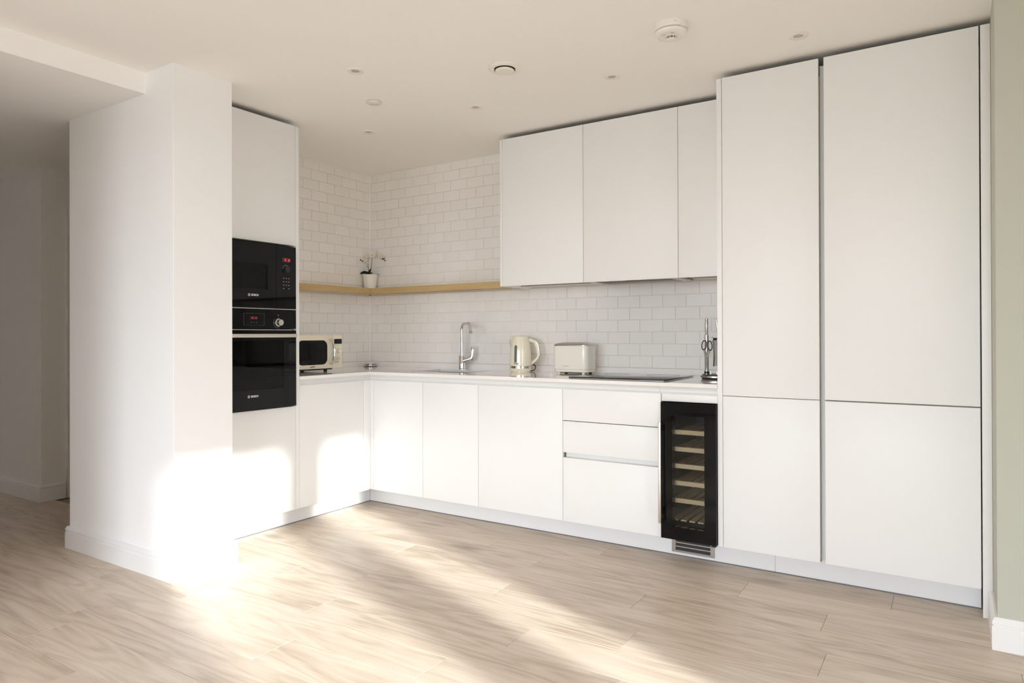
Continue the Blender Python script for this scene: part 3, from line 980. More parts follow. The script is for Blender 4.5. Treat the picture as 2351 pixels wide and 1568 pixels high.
for i in range(32):
    a_ = PI * (0.05 + 0.9 * i / 31)
    mb.box(0.2105 + 0.0265 * math.cos(a_) - 0.0008, 0.2105 + 0.0265 * math.cos(a_) + 0.0008, gf - 0.0004, gf, 1.606 + 0.0265 * math.sin(a_) - 0.0008, 1.606 + 0.0265 * math.sin(a_) + 0.0008)
for r_, zz in enumerate((1.551, 1.530, 1.509, 1.488)):
    for c_, xx in enumerate((0.193, 0.2125, 0.232)):
        if r_ == 3 and c_ == 1:
            continue
        mb.box(xx - 0.0035, xx + 0.0035, gf - 0.0004, gf, zz - 0.001, zz + 0.0018)
        mb.box(xx - 0.002, xx + 0.002, gf - 0.0004, gf, zz + 0.0022, zz + 0.0030)
mb.build('key_print', M['print'], cp, smooth=False)['kind'] = 'stuff'
logo(dr, -0.0505, gf - 0.0002, 1.440, 0.0115)

# strip between the two appliances, then the oven
t = thing('built_in_oven', 'black glass built-in oven with steel bar handle and round knob', 'oven', (0, TY, 0), RZ)
MB().box(AX0, AX1, gf + 0.003, gf + 0.022, 1.3600, 1.3650).build('trim_strip', M['steel'], t, smooth=False)
MB().box(AX0 + 0.02, AX1 - 0.02, -0.66, -0.20, 0.775, 0.79).build('chassis', M['dark'], t, smooth=False)
cp = MB().box(AX0, AX1, gf, gf + 0.022, 1.2440, 1.3585, 0.0008, 1).build('control_panel', M['blackglass'], t)
mb = MB()
for bx in ((-0.088, 0.053, 1.3325, 1.3331), (-0.088, 0.053, 1.2625, 1.2631), (-0.088, -0.0872, 1.2625, 1.3331), (0.0522, 0.053, 1.2625, 1.3331)):
    mb.box(bx[0], bx[1], gf - 0.0003, gf, bx[2], bx[3])
mb.build('display_frame', M['cavity'], cp, smooth=False)
MB().box(-0.044, 0.007, gf - 0.0004, gf + 0.001, 1.297, 1.3145).build('display', M['display'], cp, smooth=False)
digits('05 16', -0.034, gf - 0.0005, 1.300, 0.0115, M['reddim'], cp)
mb = MB()
for xx, ww in ((-0.036, 0.003), (-0.018, 0.0025), (0.0, 0.003)):
    mb.box(xx - ww, xx + ww, gf - 0.0004, gf, 1.2795, 1.2815)
mb.box(0.148, 0.158, gf - 0.0004, gf, 1.320, 1.3215); mb.box(0.149, 0.157, gf - 0.0004, gf, 1.326, 1.3275)
for i in range(14):
    a_ = PI * (0.80 + 0.75 * i / 13)
    mb.box(0.152 + 0.033 * math.cos(a_) - 0.0018, 0.152 + 0.033 * math.cos(a_) + 0.0018, gf - 0.0004, gf, 1.281 + 0.033 * math.sin(a_) - 0.0008, 1.281 + 0.033 * math.sin(a_) + 0.0008)
mb.build('dial_print', M['print'], cp, smooth=False)['kind'] = 'stuff'
MB().lathe([(0, 0), (0.0225, 0), (0.0235, 0.003), (0.0195, 0.004), (0.0185, 0.026), (0.0175, 0.028), (0, 0.0285)], 36, (0, 0, 0), Matrix.Translation((0.153, gf, 1.281)) @ Matrix.Rotation(PI / 2, 4, 'X')).build('knob', M['knob'], cp)
wx0, wx1, wz0, wz1 = -0.235, 0.193, 0.885, 1.172
dr = MB().cells([AX0, wx0, wx1, AX1], [0.769, wz0, wz1, 1.2335], gf, gf + 0.022, [(1, 1)], 'y').build('door', M['blackglass'], t, smooth=False)
MB().box(wx0, wx1, gf + 0.0006, gf + 0.004, wz0, wz1).build('window_pane', M['tint2'], dr, smooth=False)
MB().box(AX0 + 0.002, AX1 - 0.03, gf + 0.006, gf + 0.020, 1.2345, 1.2395).build('vent_slot', M['steel'], t, smooth=False)
cavity(t, -0.255, 0.215, 0.872, 1.19, gf + 0.023, -0.30, M['cavity'])
mb = MB()
for zz in (0.955, 1.03, 1.10):
    for xx in (-0.25, 0.206):
        mb.box(xx, xx + 0.004, -0.66, -0.32, zz, zz + 0.003)
for i in range(24):
    mb.box(-0.245 + i * 0.019, -0.243 + i * 0.019, -0.64, -0.33, 0.953, 0.955)
mb.build('rack', M['chrome'], t, smooth=False)['kind'] = 'stuff'
hd = MB().box(AX0 + 0.02, 0.2585, gf - 0.047, gf - 0.034, 1.1915, 1.2125, 0.002, 2).build('handle', M['satin'], t)
for xx in (-0.22, 0.232):
    MB().box(xx, xx + 0.018, gf - 0.036, gf + 0.001, 1.1945, 1.2095).build('handle_post', M['blackplastic'], hd, smooth=False)
logo(dr, -0.0535, gf - 0.0002, 0.8475, 0.0115)

# ------------------------------------------------------------------ cream countertop microwave
t = thing('countertop_microwave', 'cream retro microwave with rounded dark window beside the oven tower', 'microwave', (0, -0.930, ZW), RZ)
hx = 0.2315
fy = -0.405
MB().rbox(-hx, hx, fy + 0.03, -0.065, 0.024, 0.258, 0.008, 3, 'y', 0.002).build('body', M['cream'], t)
cp = MB().box(0.1455, hx, fy, fy + 0.029, 0.0235, 0.2585, 0.003, 2).build('control_panel', M['cream'], t)
dx0, dx1 = -hx, 0.1435
dr = MB().box(dx0, dx1, fy, fy + 0.029, 0.0235, 0.2585, 0.003, 2).build('door', M['cream'], t)
MB().rbox(-0.170, 0.093, fy - 0.002, fy + 0.002, 0.052, 0.2225, 0.042, 8, 'y', 0.0008).build('window_rim', M['black'], dr)
MB().rbox(-0.158, 0.081, fy - 0.0035, fy - 0.0015, 0.062, 0.2125, 0.034, 8, 'y').build('window_pane', M['blackglass'], dr)
pts = [(0.122, fy + 0.002, 0.228), (0.122, fy - 0.018, 0.226)]
for i in range(13):
    a_ = i / 12
    pts.append((0.122, fy - 0.024 - 0.018 * math.sin(PI * a_), 0.222 - 0.160 * a_))
pts += [(0.122, fy - 0.018, 0.058), (0.122, fy + 0.002, 0.056)]
MB().tube(pts, 0.0075, 10, flat=(1.0, 1.0)).build('handle', M['chrome'], dr)
MB().box(0.158, hx - 0.001, fy - 0.0008, fy + 0.001, 0.196, 0.231, 0.0004, 1).build('display', M['black'], cp)
MB().lathe([(0, 0), (0.0225, 0), (0.023, 0.004), (0.018, 0.006), (0.017, 0.026), (0, 0.027)], 32, (0, 0, 0), Matrix.Translation((0.192, fy, 0.146)) @ Matrix.Rotation(PI / 2, 4, 'X')).build('knob', M['cream'], cp)
MB().lathe([(0.0172, 0.0265), (0.0180, 0.0265), (0.0180, 0.0225), (0.0172, 0.0225), (0.0172, 0.0265)], 32, (0, 0, 0), Matrix.Translation((0.192, fy, 0.146)) @ Matrix.Rotation(PI / 2, 4, 'X')).build('knob_ring', M['chrome'], cp)
for xx, zz in ((0.163, 0.089), (0.184, 0.089), (0.205, 0.089), (0.173, 0.0685), (0.194, 0.0685)):
    MB().lathe([(0, 0), (0.0072, 0), (0.0072, 0.003), (0.0056, 0.0055), (0, 0.006)], 18, (0, 0, 0), Matrix.Translation((xx, fy, zz)) @ Matrix.Rotation(PI / 2, 4, 'X')).build('button', M['knob'], cp)
mb = MB()
for xx, zz in ((0.163, 0.106), (0.184, 0.106), (0.205, 0.106), (0.173, 0.053), (0.194, 0.053), (0.168, 0.187), (0.184, 0.187), (0.200, 0.187), (0.216, 0.187)):
    mb.box(xx - 0.0035, xx + 0.0035, fy - 0.0003, fy, zz - 0.0012, zz + 0.0012)
mb.build('key_print', M['print'], cp, smooth=False)['kind'] = 'stuff'
text('lettering', "comfee'", 0.0150, M['printdark'], dr, Matrix.Translation((-0.062, fy - 0.0002, 0.0385)), bold=True)
mb = MB()
mb.box(-hx + 0.02, 0.15, fy + 0.012, -0.08, 0.014, 0.0245)
mb.build('base_plate', M['blackplastic'], t, smooth=False)
for xx in (-0.19, 0.12):
    for yy in (fy + 0.05, -0.11):
        MB().cyl((xx, yy, 0), 0.012, 0.016, 'z', 14, r2=0.014).build('foot', M['blackplastic'], t)

# ------------------------------------------------------------------ corner pop-up socket
t = thing('pop_up_socket', 'round chrome pop-up socket cap in the worktop corner', 'socket', (0.105, -0.105, ZW))
MB().lathe([(0, 0), (0.047, 0), (0.052, 0.002), (0.060, 0.0085), (0.060, 0.0105), (0.050, 0.011), (0, 0.011)], 36).build('flange', M['chrome'], t)
MB().lathe([(0, 0.011), (0.040, 0.011), (0.042, 0.016), (0.050, 0.0205), (0.050, 0.0225), (0.046, 0.023), (0.030, 0.019), (0, 0.018)], 36).build('cap', M['steel'], t)

# ------------------------------------------------------------------ tap
t = thing('mixer_tap', 'tall chrome swan-neck mixer tap behind the sink', 'tap', (1.050, -0.112, ZW))
MB().lathe([(0, 0), (0.026, 0), (0.026, 0.004), (0.0235, 0.006), (0.0235, 0.100), (0.0215, 0.103), (0.011, 0.103), (0, 0.103)], 28).build('body', M['chrome'], t)
D_ = Vector((0.150, -0.090, 0)); Dn = D_.normalized()
pts = [Vector((0, 0, 0.10)), Vector((0, 0, 0.2)), Vector((0, 0, 0.295))]
for i in range(1, 8):
    a_ = PI / 2 * i / 7
    pts.append(Vector((0, 0, 0.295)) + Dn * 0.045 * (1 - math.cos(a_)) + Vector((0, 0, 0.045 * math.sin(a_))))
pts.append(Vector((0, 0, 0.340)) + Dn * 0.12)
e1 = Vector((0, 0, 0.340)) + Dn * 0.125
for i in range(1, 8):
    a_ = math.radians(78) * i / 7
    pts.append(e1 + Dn * 0.040 * math.sin(a_) + Vector((0, 0, -0.040 * (1 - math.cos(a_)))))
dl = (pts[-1] - pts[-2]).normalized()
pts.append(pts[-1] + dl * 0.034)
MB().tube(pts, 0.0112, 16).build('spout', M['chrome'], t)
MB().tube([pts[-1] - dl * 0.004, pts[-1] + dl * 0.006], 0.0122, 16).build('aerator', M['steel'], t)
Rv = Vector((0.93, 0.36, 0)).normalized()
mb = MB()
b0 = Vector((0, 0, 0.060)); b1 = b0 + Rv * 0.070 + Vector((0, 0, 0.020))
mb.tube([b0, b0 + (b1 - b0) * 0.5, b0 + (b1 - b0) * 0.52, b1], [0.0180, 0.0180, 0.0168, 0.0160], 18)
lv = mb.build('lever_hub', M['chrome'], t)
MB().tube([b1 + Vector((0, 0, -0.012)), b1 + Vector((0.002, 0, 0.02)) + Rv * 0.004, b1 + Rv * 0.010 + Vector((0, 0, 0.055)), b1 + Rv * 0.013 + Vector((0, 0, 0.085)), b1 + Rv * 0.013 + Vector((0, 0, 0.092))],
          [0.012, 0.0155, 0.015, 0.0125, 0.006], 14, flat=(0.95, 0.40), up=(Rv.y, -Rv.x, 0)).build('lever', M['chrome'], lv)

# ------------------------------------------------------------------ hob
t = thing('induction_hob', 'black glass induction hob lying on the worktop', 'hob', (2.513, -0.362, ZW))
MB().box(-0.293, 0.293, -0.252, 0.252, 0.0005, 0.0035, 0.0005, 1).build('seal', M['steel'], t)
MB().box(-0.295, 0.295, -0.254, 0.254, 0.0035, 0.0085, 0.0012, 2).build('glass_top', M['blackglass'], t)
for cx_, cy_, r_ in ((-0.15, 0.12, 0.075), (0.15, 0.12, 0.095), (-0.15, -0.10, 0.095), (0.15, -0.10, 0.075)):
    MB().lathe([(r_, 0.0084), (r_ + 0.0012, 0.0084), (r_ + 0.0012, 0.0087), (r_, 0.0087), (r_, 0.0084)], 40, (cx_, cy_, 0)).build('zone_ring', M['print'], t)
mb = MB()
for i in range(7):
    mb.box(-0.06 + i * 0.02 - 0.002, -0.06 + i * 0.02 + 0.002, -0.225, -0.221, 0.0084, 0.0087)
mb.build('touch_marks', M['print'], t, smooth=False)['kind'] = 'stuff'

# ------------------------------------------------------------------ kettle
t = thing('electric_kettle', 'cream electric kettle with chrome-backed handle left of the toaster', 'kettle', (1.600, -0.165, ZW), YAW)
MB().lathe([(0, 0), (0.064, 0), (0.066, 0.002), (0.066, 0.005), (0.072, 0.007), (0.0755, 0.014), (0.0765, 0.026), (0, 0.026)], 40).build('power_base', M['cream'], t)
MB().lathe([(0.070, 0.0262), (0.0765, 0.0264), (0.0762, 0.0405), (0.070, 0.0405)], 40).build('chrome_band', M['chrome'], t)
prof = [(0.072, 0.0405), (0.0755, 0.042), (0.0752, 0.075), (0.0735, 0.115), (0.0705, 0.155), (0.066, 0.190), (0.061, 0.215), (0.0575, 0.232), (0.056, 0.238), (0.053, 0.2385)]
MB().lathe(prof, 44).build('body', M['cream'], t)
ld = MB().lathe([(0.0545, 0.236), (0.056, 0.240), (0.055, 0.245), (0.049, 0.2485), (0.020, 0.250), (0, 0.2503)], 36).build('lid', M['cream'], t)
MB().rbox(-0.022, 0.022, -0.012, 0.012, 0.250, 0.2545, 0.008, 4, 'z', 0.001).build('lid_tab', M['cream'], ld)
# spout on the left
mb = MB()
tt = bmesh.new()
ring0 = [(-0.050, -0.024, 0.236), (-0.060, 0.0, 0.236), (-0.050, 0.024, 0.236)]
A = [tt.verts.new(p) for p in ((-0.046, -0.030, 0.236), (-0.083, 0.0, 0.231), (-0.046, 0.030, 0.236))]
B = [tt.verts.new(p) for p in ((-0.056, -0.030, 0.195), (-0.076, 0.0, 0.205), (-0.056, 0.030, 0.195))]
Cc = [tt.verts.new(p) for p in ((-0.066, -0.010, 0.168), (-0.070, 0.0, 0.166), (-0.066, 0.010, 0.168))]
for P_, Q_ in ((A, B), (B, Cc)):
    tt.faces.new((P_[0], P_[1], Q_[1], Q_[0])); tt.faces.new((P_[1], P_[2], Q_[2], Q_[1]))
tt.faces.new((A[0], A[2], A[1]))
tt.faces.new((A[0], B[0], B[2], A[2])); tt.faces.new((B[0], Cc[0], Cc[2], B[2])); tt.faces.new((Cc[0], Cc[1], Cc[2]))
bmesh.ops.recalc_face_normals(tt, faces=tt.faces)
mb._merge(tt)
mb.build('spout', M['cream'], t, ang=60)
# water gauge, set in the body facing the room
ga = math.radians(-118)
gx, gy = math.cos(ga), math.sin(ga)
Tg = Matrix.Rotation(ga, 4, 'Z') @ Matrix.Translation((0.0735, 0, 0.125)) @ Matrix.Rotation(math.radians(-3.0), 4, 'Y')
MB().rbox(-0.004, 0.0018, -0.0088, 0.0088, -0.060, 0.060, 0.0086, 6, 'x', 0.0005, Tg).build('water_gauge', M['grey_gauge'], t)
# handle: cream inner loop with chrome outer strip
hp = [(0.050, 0.226), (0.072, 0.224), (0.096, 0.215), (0.112, 0.190), (0.121, 0.150), (0.126, 0.118), (0.120, 0.100), (0.104, 0.083), (0.088, 0.070), (0.074, 0.058)]
MB().tube([(x_, 0, z_ - 0.004) for x_, z_ in hp], [0.011, 0.011, 0.0105, 0.0095, 0.009, 0.009, 0.009, 0.009, 0.009, 0.009], 12, flat=(1.1, 0.75), up=(0, 1, 0)).build('handle', M['cream'], t)
hq = [Vector((x_, 0, z_)) for x_, z_ in hp]
tr = []
for i, p_ in enumerate(hq):
    d_ = (hq[min(i + 1, 9)] - hq[max(i - 1, 0)]).normalized()
    tr.append(p_ + Vector((-d_.z, 0, d_.x)) * (0.0065 if 0 < i else 0.003))
MB().tube(tr, [0.006] + [0.0068] * 8 + [0.0055], 12, flat=(1.25, 0.85), up=(0, 1, 0)).build('handle_trim', M['chrome'], t)
MB().tube([(0.074, -0.002, 0.055), (0.092, 0.004, 0.050), (0.104, 0.008, 0.038), (0.104, 0.008, 0.022), (0.094, 0.006, 0.009), (0.074, 0.004, 0.005), (0.06, 0.004, 0.005)], 0.0035, 8).build('cord', M['blackplastic'], t)
text('lettering', 'Breville', 0.0115, M['printdark'], t, Matrix.Rotation(math.radians(-28), 4, 'Z') @ Matrix.Translation((-0.013, -0.0757, 0.0585)), bold=True)

# ------------------------------------------------------------------ toaster
t = thing('toaster', 'pale cream two-slice toaster with steel top beside the hob', 'toaster', (2.030, -0.178, ZW))
tl, tw = 0.128, 0.078
MB().rbox(-tl, tl, -tw, tw, 0.030, 0.184, 0.036, 8, 'z', 0.003).build('body', M['creamlt'], t)
MB().rbox(-tl + 0.002, tl - 0.002, -tw + 0.002, tw - 0.002, 0.011, 0.0305, 0.036, 8, 'z', 0.010).build('base', M['creamlt'], t)
mb = MB()
T_ = bmesh.new()
def rr(hx_, hy_, r_, z_, n_=8):
    out = []
    for qx, qy, a0_ in ((1, 1, 0), (-1, 1, PI / 2), (-1, -1, PI), (1, -1, 1.5 * PI)):
        for i in range(n_ + 1):
            a_ = a0_ + PI / 2 * i / n_
            out.append((qx * (hx_ - r_) + r_ * math.cos(a_), qy * (hy_ - r_) + r_ * math.sin(a_), z_))
    return out
lev = [(tl - 0.0005, tw - 0.0005, 0.036, 0.184), (tl - 0.001, tw - 0.001, 0.036, 0.190), (tl - 0.008, tw - 0.008, 0.034, 0.197), (tl - 0.030, tw - 0.022, 0.028, 0.203), (tl - 0.05, tw - 0.03, 0.02, 0.204)]
rg = [[T_.verts.new(p) for p in rr(*l_)] for l_ in lev]
for a_, b_ in zip(rg, rg[1:]):
    for i in range(len(a_)):
        j = (i + 1) % len(a_)
        T_.faces.new((a_[i], a_[j], b_[j], b_[i]))
T_.faces.new(rg[-1]); T_.faces.new(rg[0][::-1])
bmesh.ops.recalc_face_normals(T_, faces=T_.faces)
mb._merge(T_)
mb.build('steel_top', M['steel'], t)
for yy in (-0.026, 0.014):
    MB().box(-0.080, 0.080, yy, yy + 0.022, 0.2038, 0.2046).build('slot', M['dark'], t, smooth=False)
MB().box(-tl - 0.010, -tl + 0.002, -0.012, 0.012, 0.135, 0.150, 0.003, 2).build('lever', M['creamlt'], t)
for xx in (-0.09, 0.09):
    for yy in (-0.05, 0.05):
        MB().cyl((xx, yy, 0), 0.009, 0.013, 'z', 12, r2=0.012).build('foot', M['creamlt'] if yy < 0 else M['blackplastic'], t)
MB().box(-0.10, 0.10, -0.055, 0.055, 0.006, 0.014).build('crumb_tray', M['blackplastic'], t, smooth=False)
text('lettering', 'morphy richards', 0.0068, M['printgold'], t, Matrix.Translation((-0.048, -tw - 0.0003, 0.052)))

# ------------------------------------------------------------------ knife stand, scissors, steel, knives
KX, KY = 2.985, -0.255
t = thing('knife_stand', 'round steel and black knife stand half hidden by the tall end panel', 'knife block', (KX, KY, ZW), YAW)
MB().lathe([(0, 0), (0.078, 0), (0.080, 0.003), (0.080, 0.010), (0, 0.010)], 40).build('base_foot', M['blackplastic'], t)
MB().lathe([(0, 0.010), (0.086, 0.010), (0.0865, 0.018), (0.084, 0.021), (0, 0.021)], 40).build('base_rim', M['steel'], t)
MB().lathe([(0, 0.021), (0.078, 0.021), (0.076, 0.027), (0, 0.027)], 40).build('base_deck', M['blackplastic'], t)
MB().lathe([(0.0, 0.027), (0.0135, 0.027), (0.0135, 0.043), (0.0115, 0.044), (0.0115, 0.250), (0.010, 0.250), (0.010, 0.045), (0, 0.045)], 22, (-0.055, -0.004, 0)).build('steel_tube', M['steel'], t)
MB().lathe([(0.0118, 0.030), (0.0142, 0.030), (0.0142, 0.044), (0.0118, 0.044), (0.0118, 0.030)], 22, (-0.055, -0.004, 0)).build('tube_collar', M['blackplastic'], t)
for xx, yy in ((-0.043, -0.045), (-0.012, -0.058), (0.02, -0.05)):
    MB().cyl((xx, yy, 0.027), 0.0045, 0.022, 'z', 12, 0.001).build('peg', M['chrome'], t)
MB().lathe([(0, 0.027), (0.011, 0.027), (0.011, 0.232), (0, 0.232)], 20, (0.030, 0.02, 0)).build('pole', M['chrome'], t)
MB().box(-0.022, 0.085, -0.012, 0.030, 0.222, 0.236, 0.003, 2).build('head_bar', M['blackplastic'], t)
MB().box(-0.0265, -0.020, -0.014, 0.012, 0.208, 0.243, 0.001, 2).build('head_clip', M['chrome'], t)
o = thing('sharpening_steel', 'slim steel-handled sharpening rod standing in the knife stand tube', 'sharpener', (KX - 0.055 * math.cos(YAW) + 0.004 * math.sin(YAW), KY - 0.055 * math.sin(YAW) - 0.004 * math.cos(YAW), ZW), YAW)
MB().cyl((0, 0, 0.048), 0.004, 0.21, 'z', 10).build('rod', M['chrome'], o)
MB().lathe([(0, 0.2515), (0.0100, 0.2515), (0.0100, 0.256), (0.0088, 0.258), (0.0088, 0.340), (0.0095, 0.342), (0.0092, 0.346), (0, 0.347)], 20).build('handle', M['steel'], o)
MB().tube([(0.006 * math.cos(a_ * PI / 8), 0, 0.345 + 0.010 * math.sin(a_ * PI / 8)) for a_ in range(9)], 0.0008, 6).build('hanging_loop', M['chrome'], o)
MB().box(-0.0225, 0.06, -0.020, -0.0185, 0.075, 0.222, 0.0005, 1).build('acrylic_guard', M['acrylic'], t)
MB().prism([(-0.021, 0.215), (-0.0185, 0.215), (-0.015, 0.12), (-0.018, 0.070), (-0.023, 0.075), (-0.0185, 0.125)], 'y', -0.024, -0.021).build('guard_edge', M['blackplastic'], t)
# scissors hanging in front of the tube
o = thing('scissors', 'kitchen scissors with black loop handles hanging on the knife stand', 'scissors', (KX - 0.058 * math.cos(YAW) + 0.024 * math.sin(YAW), KY - 0.058 * math.sin(YAW) - 0.024 * math.cos(YAW), ZW), YAW)
for s, cx_, zc_ in ((-1, -0.0175, 0.1945), (1, 0.0165, 0.1915)):
    pts = []
    for i in range(25):
        a_ = 2 * PI * i / 24
        rx_ = 0.0125 - 0.003 * math.sin(a_ + PI) * 0
        pts.append((cx_ + rx_ * math.cos(a_) + s * 0.0025 * math.sin(a_) * -1, 0, zc_ + 0.0265 * math.sin(a_)))
    MB().tube(pts, 0.0030, 8, caps=False, up=(0, 1, 0)).build('handle_loop', M['blackplastic'], o)
MB().prism([(-0.022, 0.168), (-0.012, 0.166), (0.003, 0.140), (-0.006, 0.050), (-0.0115, 0.048), (-0.014, 0.130), (-0.018, 0.150)], 'y', -0.0022, -0.0002).build('blade', M['steel'], o, smooth=False)
MB().prism([(0.022, 0.166), (0.010, 0.164), (-0.006, 0.138), (-0.012, 0.060), (-0.006, 0.046), (0.004, 0.125), (0.015, 0.146)], 'y', 0.0004, 0.0024).build('blade', M['chrome'], o, smooth=False)
MB().cyl((-0.004, 0.004, 0.132), 0.0035, -0.008, 'y', 12).build('pivot', M['chrome'], o)
MB().box(-0.021, 0.018, -0.004, -0.001, 0.1555, 0.1575).build('hook_bar', M['steel'], o, smooth=False)
# two knives in the stand, blades slanting down, steel handles up
for k, (px_, py_, tilt, lab) in enumerate(((0.000, -0.030, -22, 'steel-handled kitchen knife leaning left out of the knife stand'), (0.045, -0.034, -12, 'second steel-handled knife, hidden behind the end panel edge'))):
    o = thing('kitchen_knife', lab, 'knife', (KX + px_ * math.cos(YAW) - py_ * math.sin(YAW), KY + px_ * math.sin(YAW) + py_ * math.cos(YAW), ZW), YAW, 'knives in the stand')
    T2 = Matrix.Translation((0.012, 0, 0.235)) @ Matrix.Rotation(math.radians(tilt + (14 if k == 0 else 5)), 4, 'Y')
    MB().rbox(-0.010, 0.010, -0.006, 0.006, 0.0, 0.115, 0.005, 4, 'z', 0.002, T2).build('handle', M['steel'], o)
    mbb = MB().prism([(-0.018, -0.002), (0.013, -0.002), (0.013, -0.100), (-0.004, -0.200), (-0.016, -0.120)], 'y', -0.0011, 0.0011)
    bmesh.ops.transform(mbb.bm, matrix=T2, verts=mbb.bm.verts)
    mbb.build('blade', M['steel'], o, smooth=False)

# ------------------------------------------------------------------ oak corner shelf
t = thing('corner_shelf', 'oak veneered floating shelf running around the tiled corner', 'shelf', (0, 0, 1.537))
MB().box(0.0062, 1.5768, -0.120, -0.0062, 0, 0.050, 0.0008, 1).build('board', M['oak'], t)
ob = MB().box(-1.3135, -0.1205, -0.120, -0.0062, 0, 0.050, 0.0008, 1)
o = ob.build('board', M['oak'], t)
o.rotation_euler = (0, 0, PI / 2)
MB().box(0.10, 1.5768, -0.108, -0.094, -0.006, -0.0002, 0.001, 1).build('light_profile', M['satin'], t)
MB().box(0.094, 0.108, -1.3135, -0.109, -0.006, -0.0002, 0.001, 1).build('light_profile', M['satin'], t)
MB().box(0.094, 0.1105, -0.1105, -0.094, -0.009, -0.0002, 0.001, 1).build('profile_corner', M['blackplastic'], t)

# ------------------------------------------------------------------ orchid
S_ = 1 / 3280.0
def oc(x, y, d=0.0):
    return Vector(((x - 640) * S_, d, (1225 - y) * S_))
t = thing('potted_orchid', 'white orchid in a ribbed white pot on the shelf corner', 'plant', (0.073, -0.073, 1.5872), YAW)
pr = [(0, 0), (0.047, 0), (0.0485, 0.002)]
for i in range(5):
    z_ = 0.008 + i * 0.0095
    r_ = 0.0485 + z_ * 0.115
    pr += [(r_ - 0.0009, z_), (r_ + 0.0009, z_ + 0.003), (r_ + 0.0009, z_ + 0.006)]
pr += [(0.0550, 0.058), (0.0615, 0.110), (0.0630, 0.1135), (0.0630, 0.1160), (0.0600, 0.1160), (0.0590, 0.108), (0, 0.108)]
MB().lathe(pr, 44).build('pot', M['pot'], t, ang=25)
MB().lathe([(0, 0.1083), (0.03, 0.111), (0.058, 0.1085), (0.0585, 0.106), (0, 0.106)], 24).build('moss', M['soil'], t)


def leaf(pts, wid, mat, parent, name='leaf'):
    b = bmesh.new()
    pts = [Vector(p) for p in pts]
    prev = None
    n_ = len(pts)
    for i, p in enumerate(pts):
        s_ = i / (n_ - 1)
        w_ = wid * math.sin(PI * (0.12 + 0.88 * s_) ** 0.8) + 0.0006
        d_ = (pts[min(i + 1, n_ - 1)] - pts[max(i - 1, 0)]).normalized()
        side = d_.cross(Vector((0.3, -1, 0.35))).normalized()
        up_ = side.cross(d_)
        row = [b.verts.new(p - side * w_ + up_ * 0.25 * w_), b.verts.new(p), b.verts.new(p + side * w_ + up_ * 0.25 * w_)]
        if prev:
            b.faces.new((prev[0], prev[1], row[1], row[0])); b.faces.new((prev[1], prev[2], row[2], row[1]))
        prev = row
    bmesh.ops.solidify(b, geom=list(b.faces), thickness=0.0012)
    mb_ = MB(); mb_._merge(b)
    return mb_.build(name, mat, parent, ang=50)


leaf([oc(600, 850), oc(560, 800, -0.015), oc(500, 790, -0.035), oc(440, 815, -0.05), oc(405, 850, -0.055)], 0.0135, M['leaf'], t)
leaf([oc(590, 850, -0.005), oc(615, 800, -0.015), oc(650, 735, -0.022), oc(700, 665, -0.024)], 0.0095, M['leaf'], t)
leaf([oc(610, 850), oc(660, 825, -0.018), oc(700, 815, -0.03), oc(740, 830, -0.04)], 0.0100, M['leaf'], t)
leaf([oc(760, 850, 0.02), oc(810, 845, 0.01), oc(860, 838, 0.0), oc(905, 850, -0.005)], 0.0035, M['stem'], t)
MB().tube([oc(650, 850), oc(665, 700), oc(682, 540), oc(697, 400), oc(730, 300), oc(780, 285), oc(840, 345), oc(900, 405), oc(960, 430), oc(1040, 455), oc(1085, 445)],
          [0.0022, 0.0021, 0.0019, 0.0017, 0.0015, 0.0014, 0.0013, 0.0012, 0.0010, 0.0009, 0.0008], 8).build('stem', M['stem'], t)
MB().tube([oc(610, 850, 0.01), oc(596, 720, 0.01), oc(583, 620, 0.01), oc(575, 500, 0.008), oc(585, 420, 0.004), oc(622, 378)],
          [0.0024, 0.0022, 0.0019, 0.0016, 0.0014, 0.0011], 8).build('stem', M['stem2'], t)
MB().tube([oc(583, 625, 0.01), oc(535, 590, 0.004)], 0.0014, 8).build('stem', M['stem2'], t)
MB().tube([oc(580, 470, 0.008), oc(500, 450, 0), oc(440, 480, 0), oc(385, 440, 0)], 0.0010, 8).build('stem', M['stem2'], t)
for x_, y_, r_ in ((385, 440, 0.0068), (437, 472, 0.0055), (985, 415, 0.0070), (1020, 405, 0.0055), (1045, 458, 0.0055), (1085, 443, 0.0048)):
    MB().sphere(oc(x_, y_, 0), r_, 12, (1.15, 0.9, 0.9)).build('bud', M['leaf2'], t)


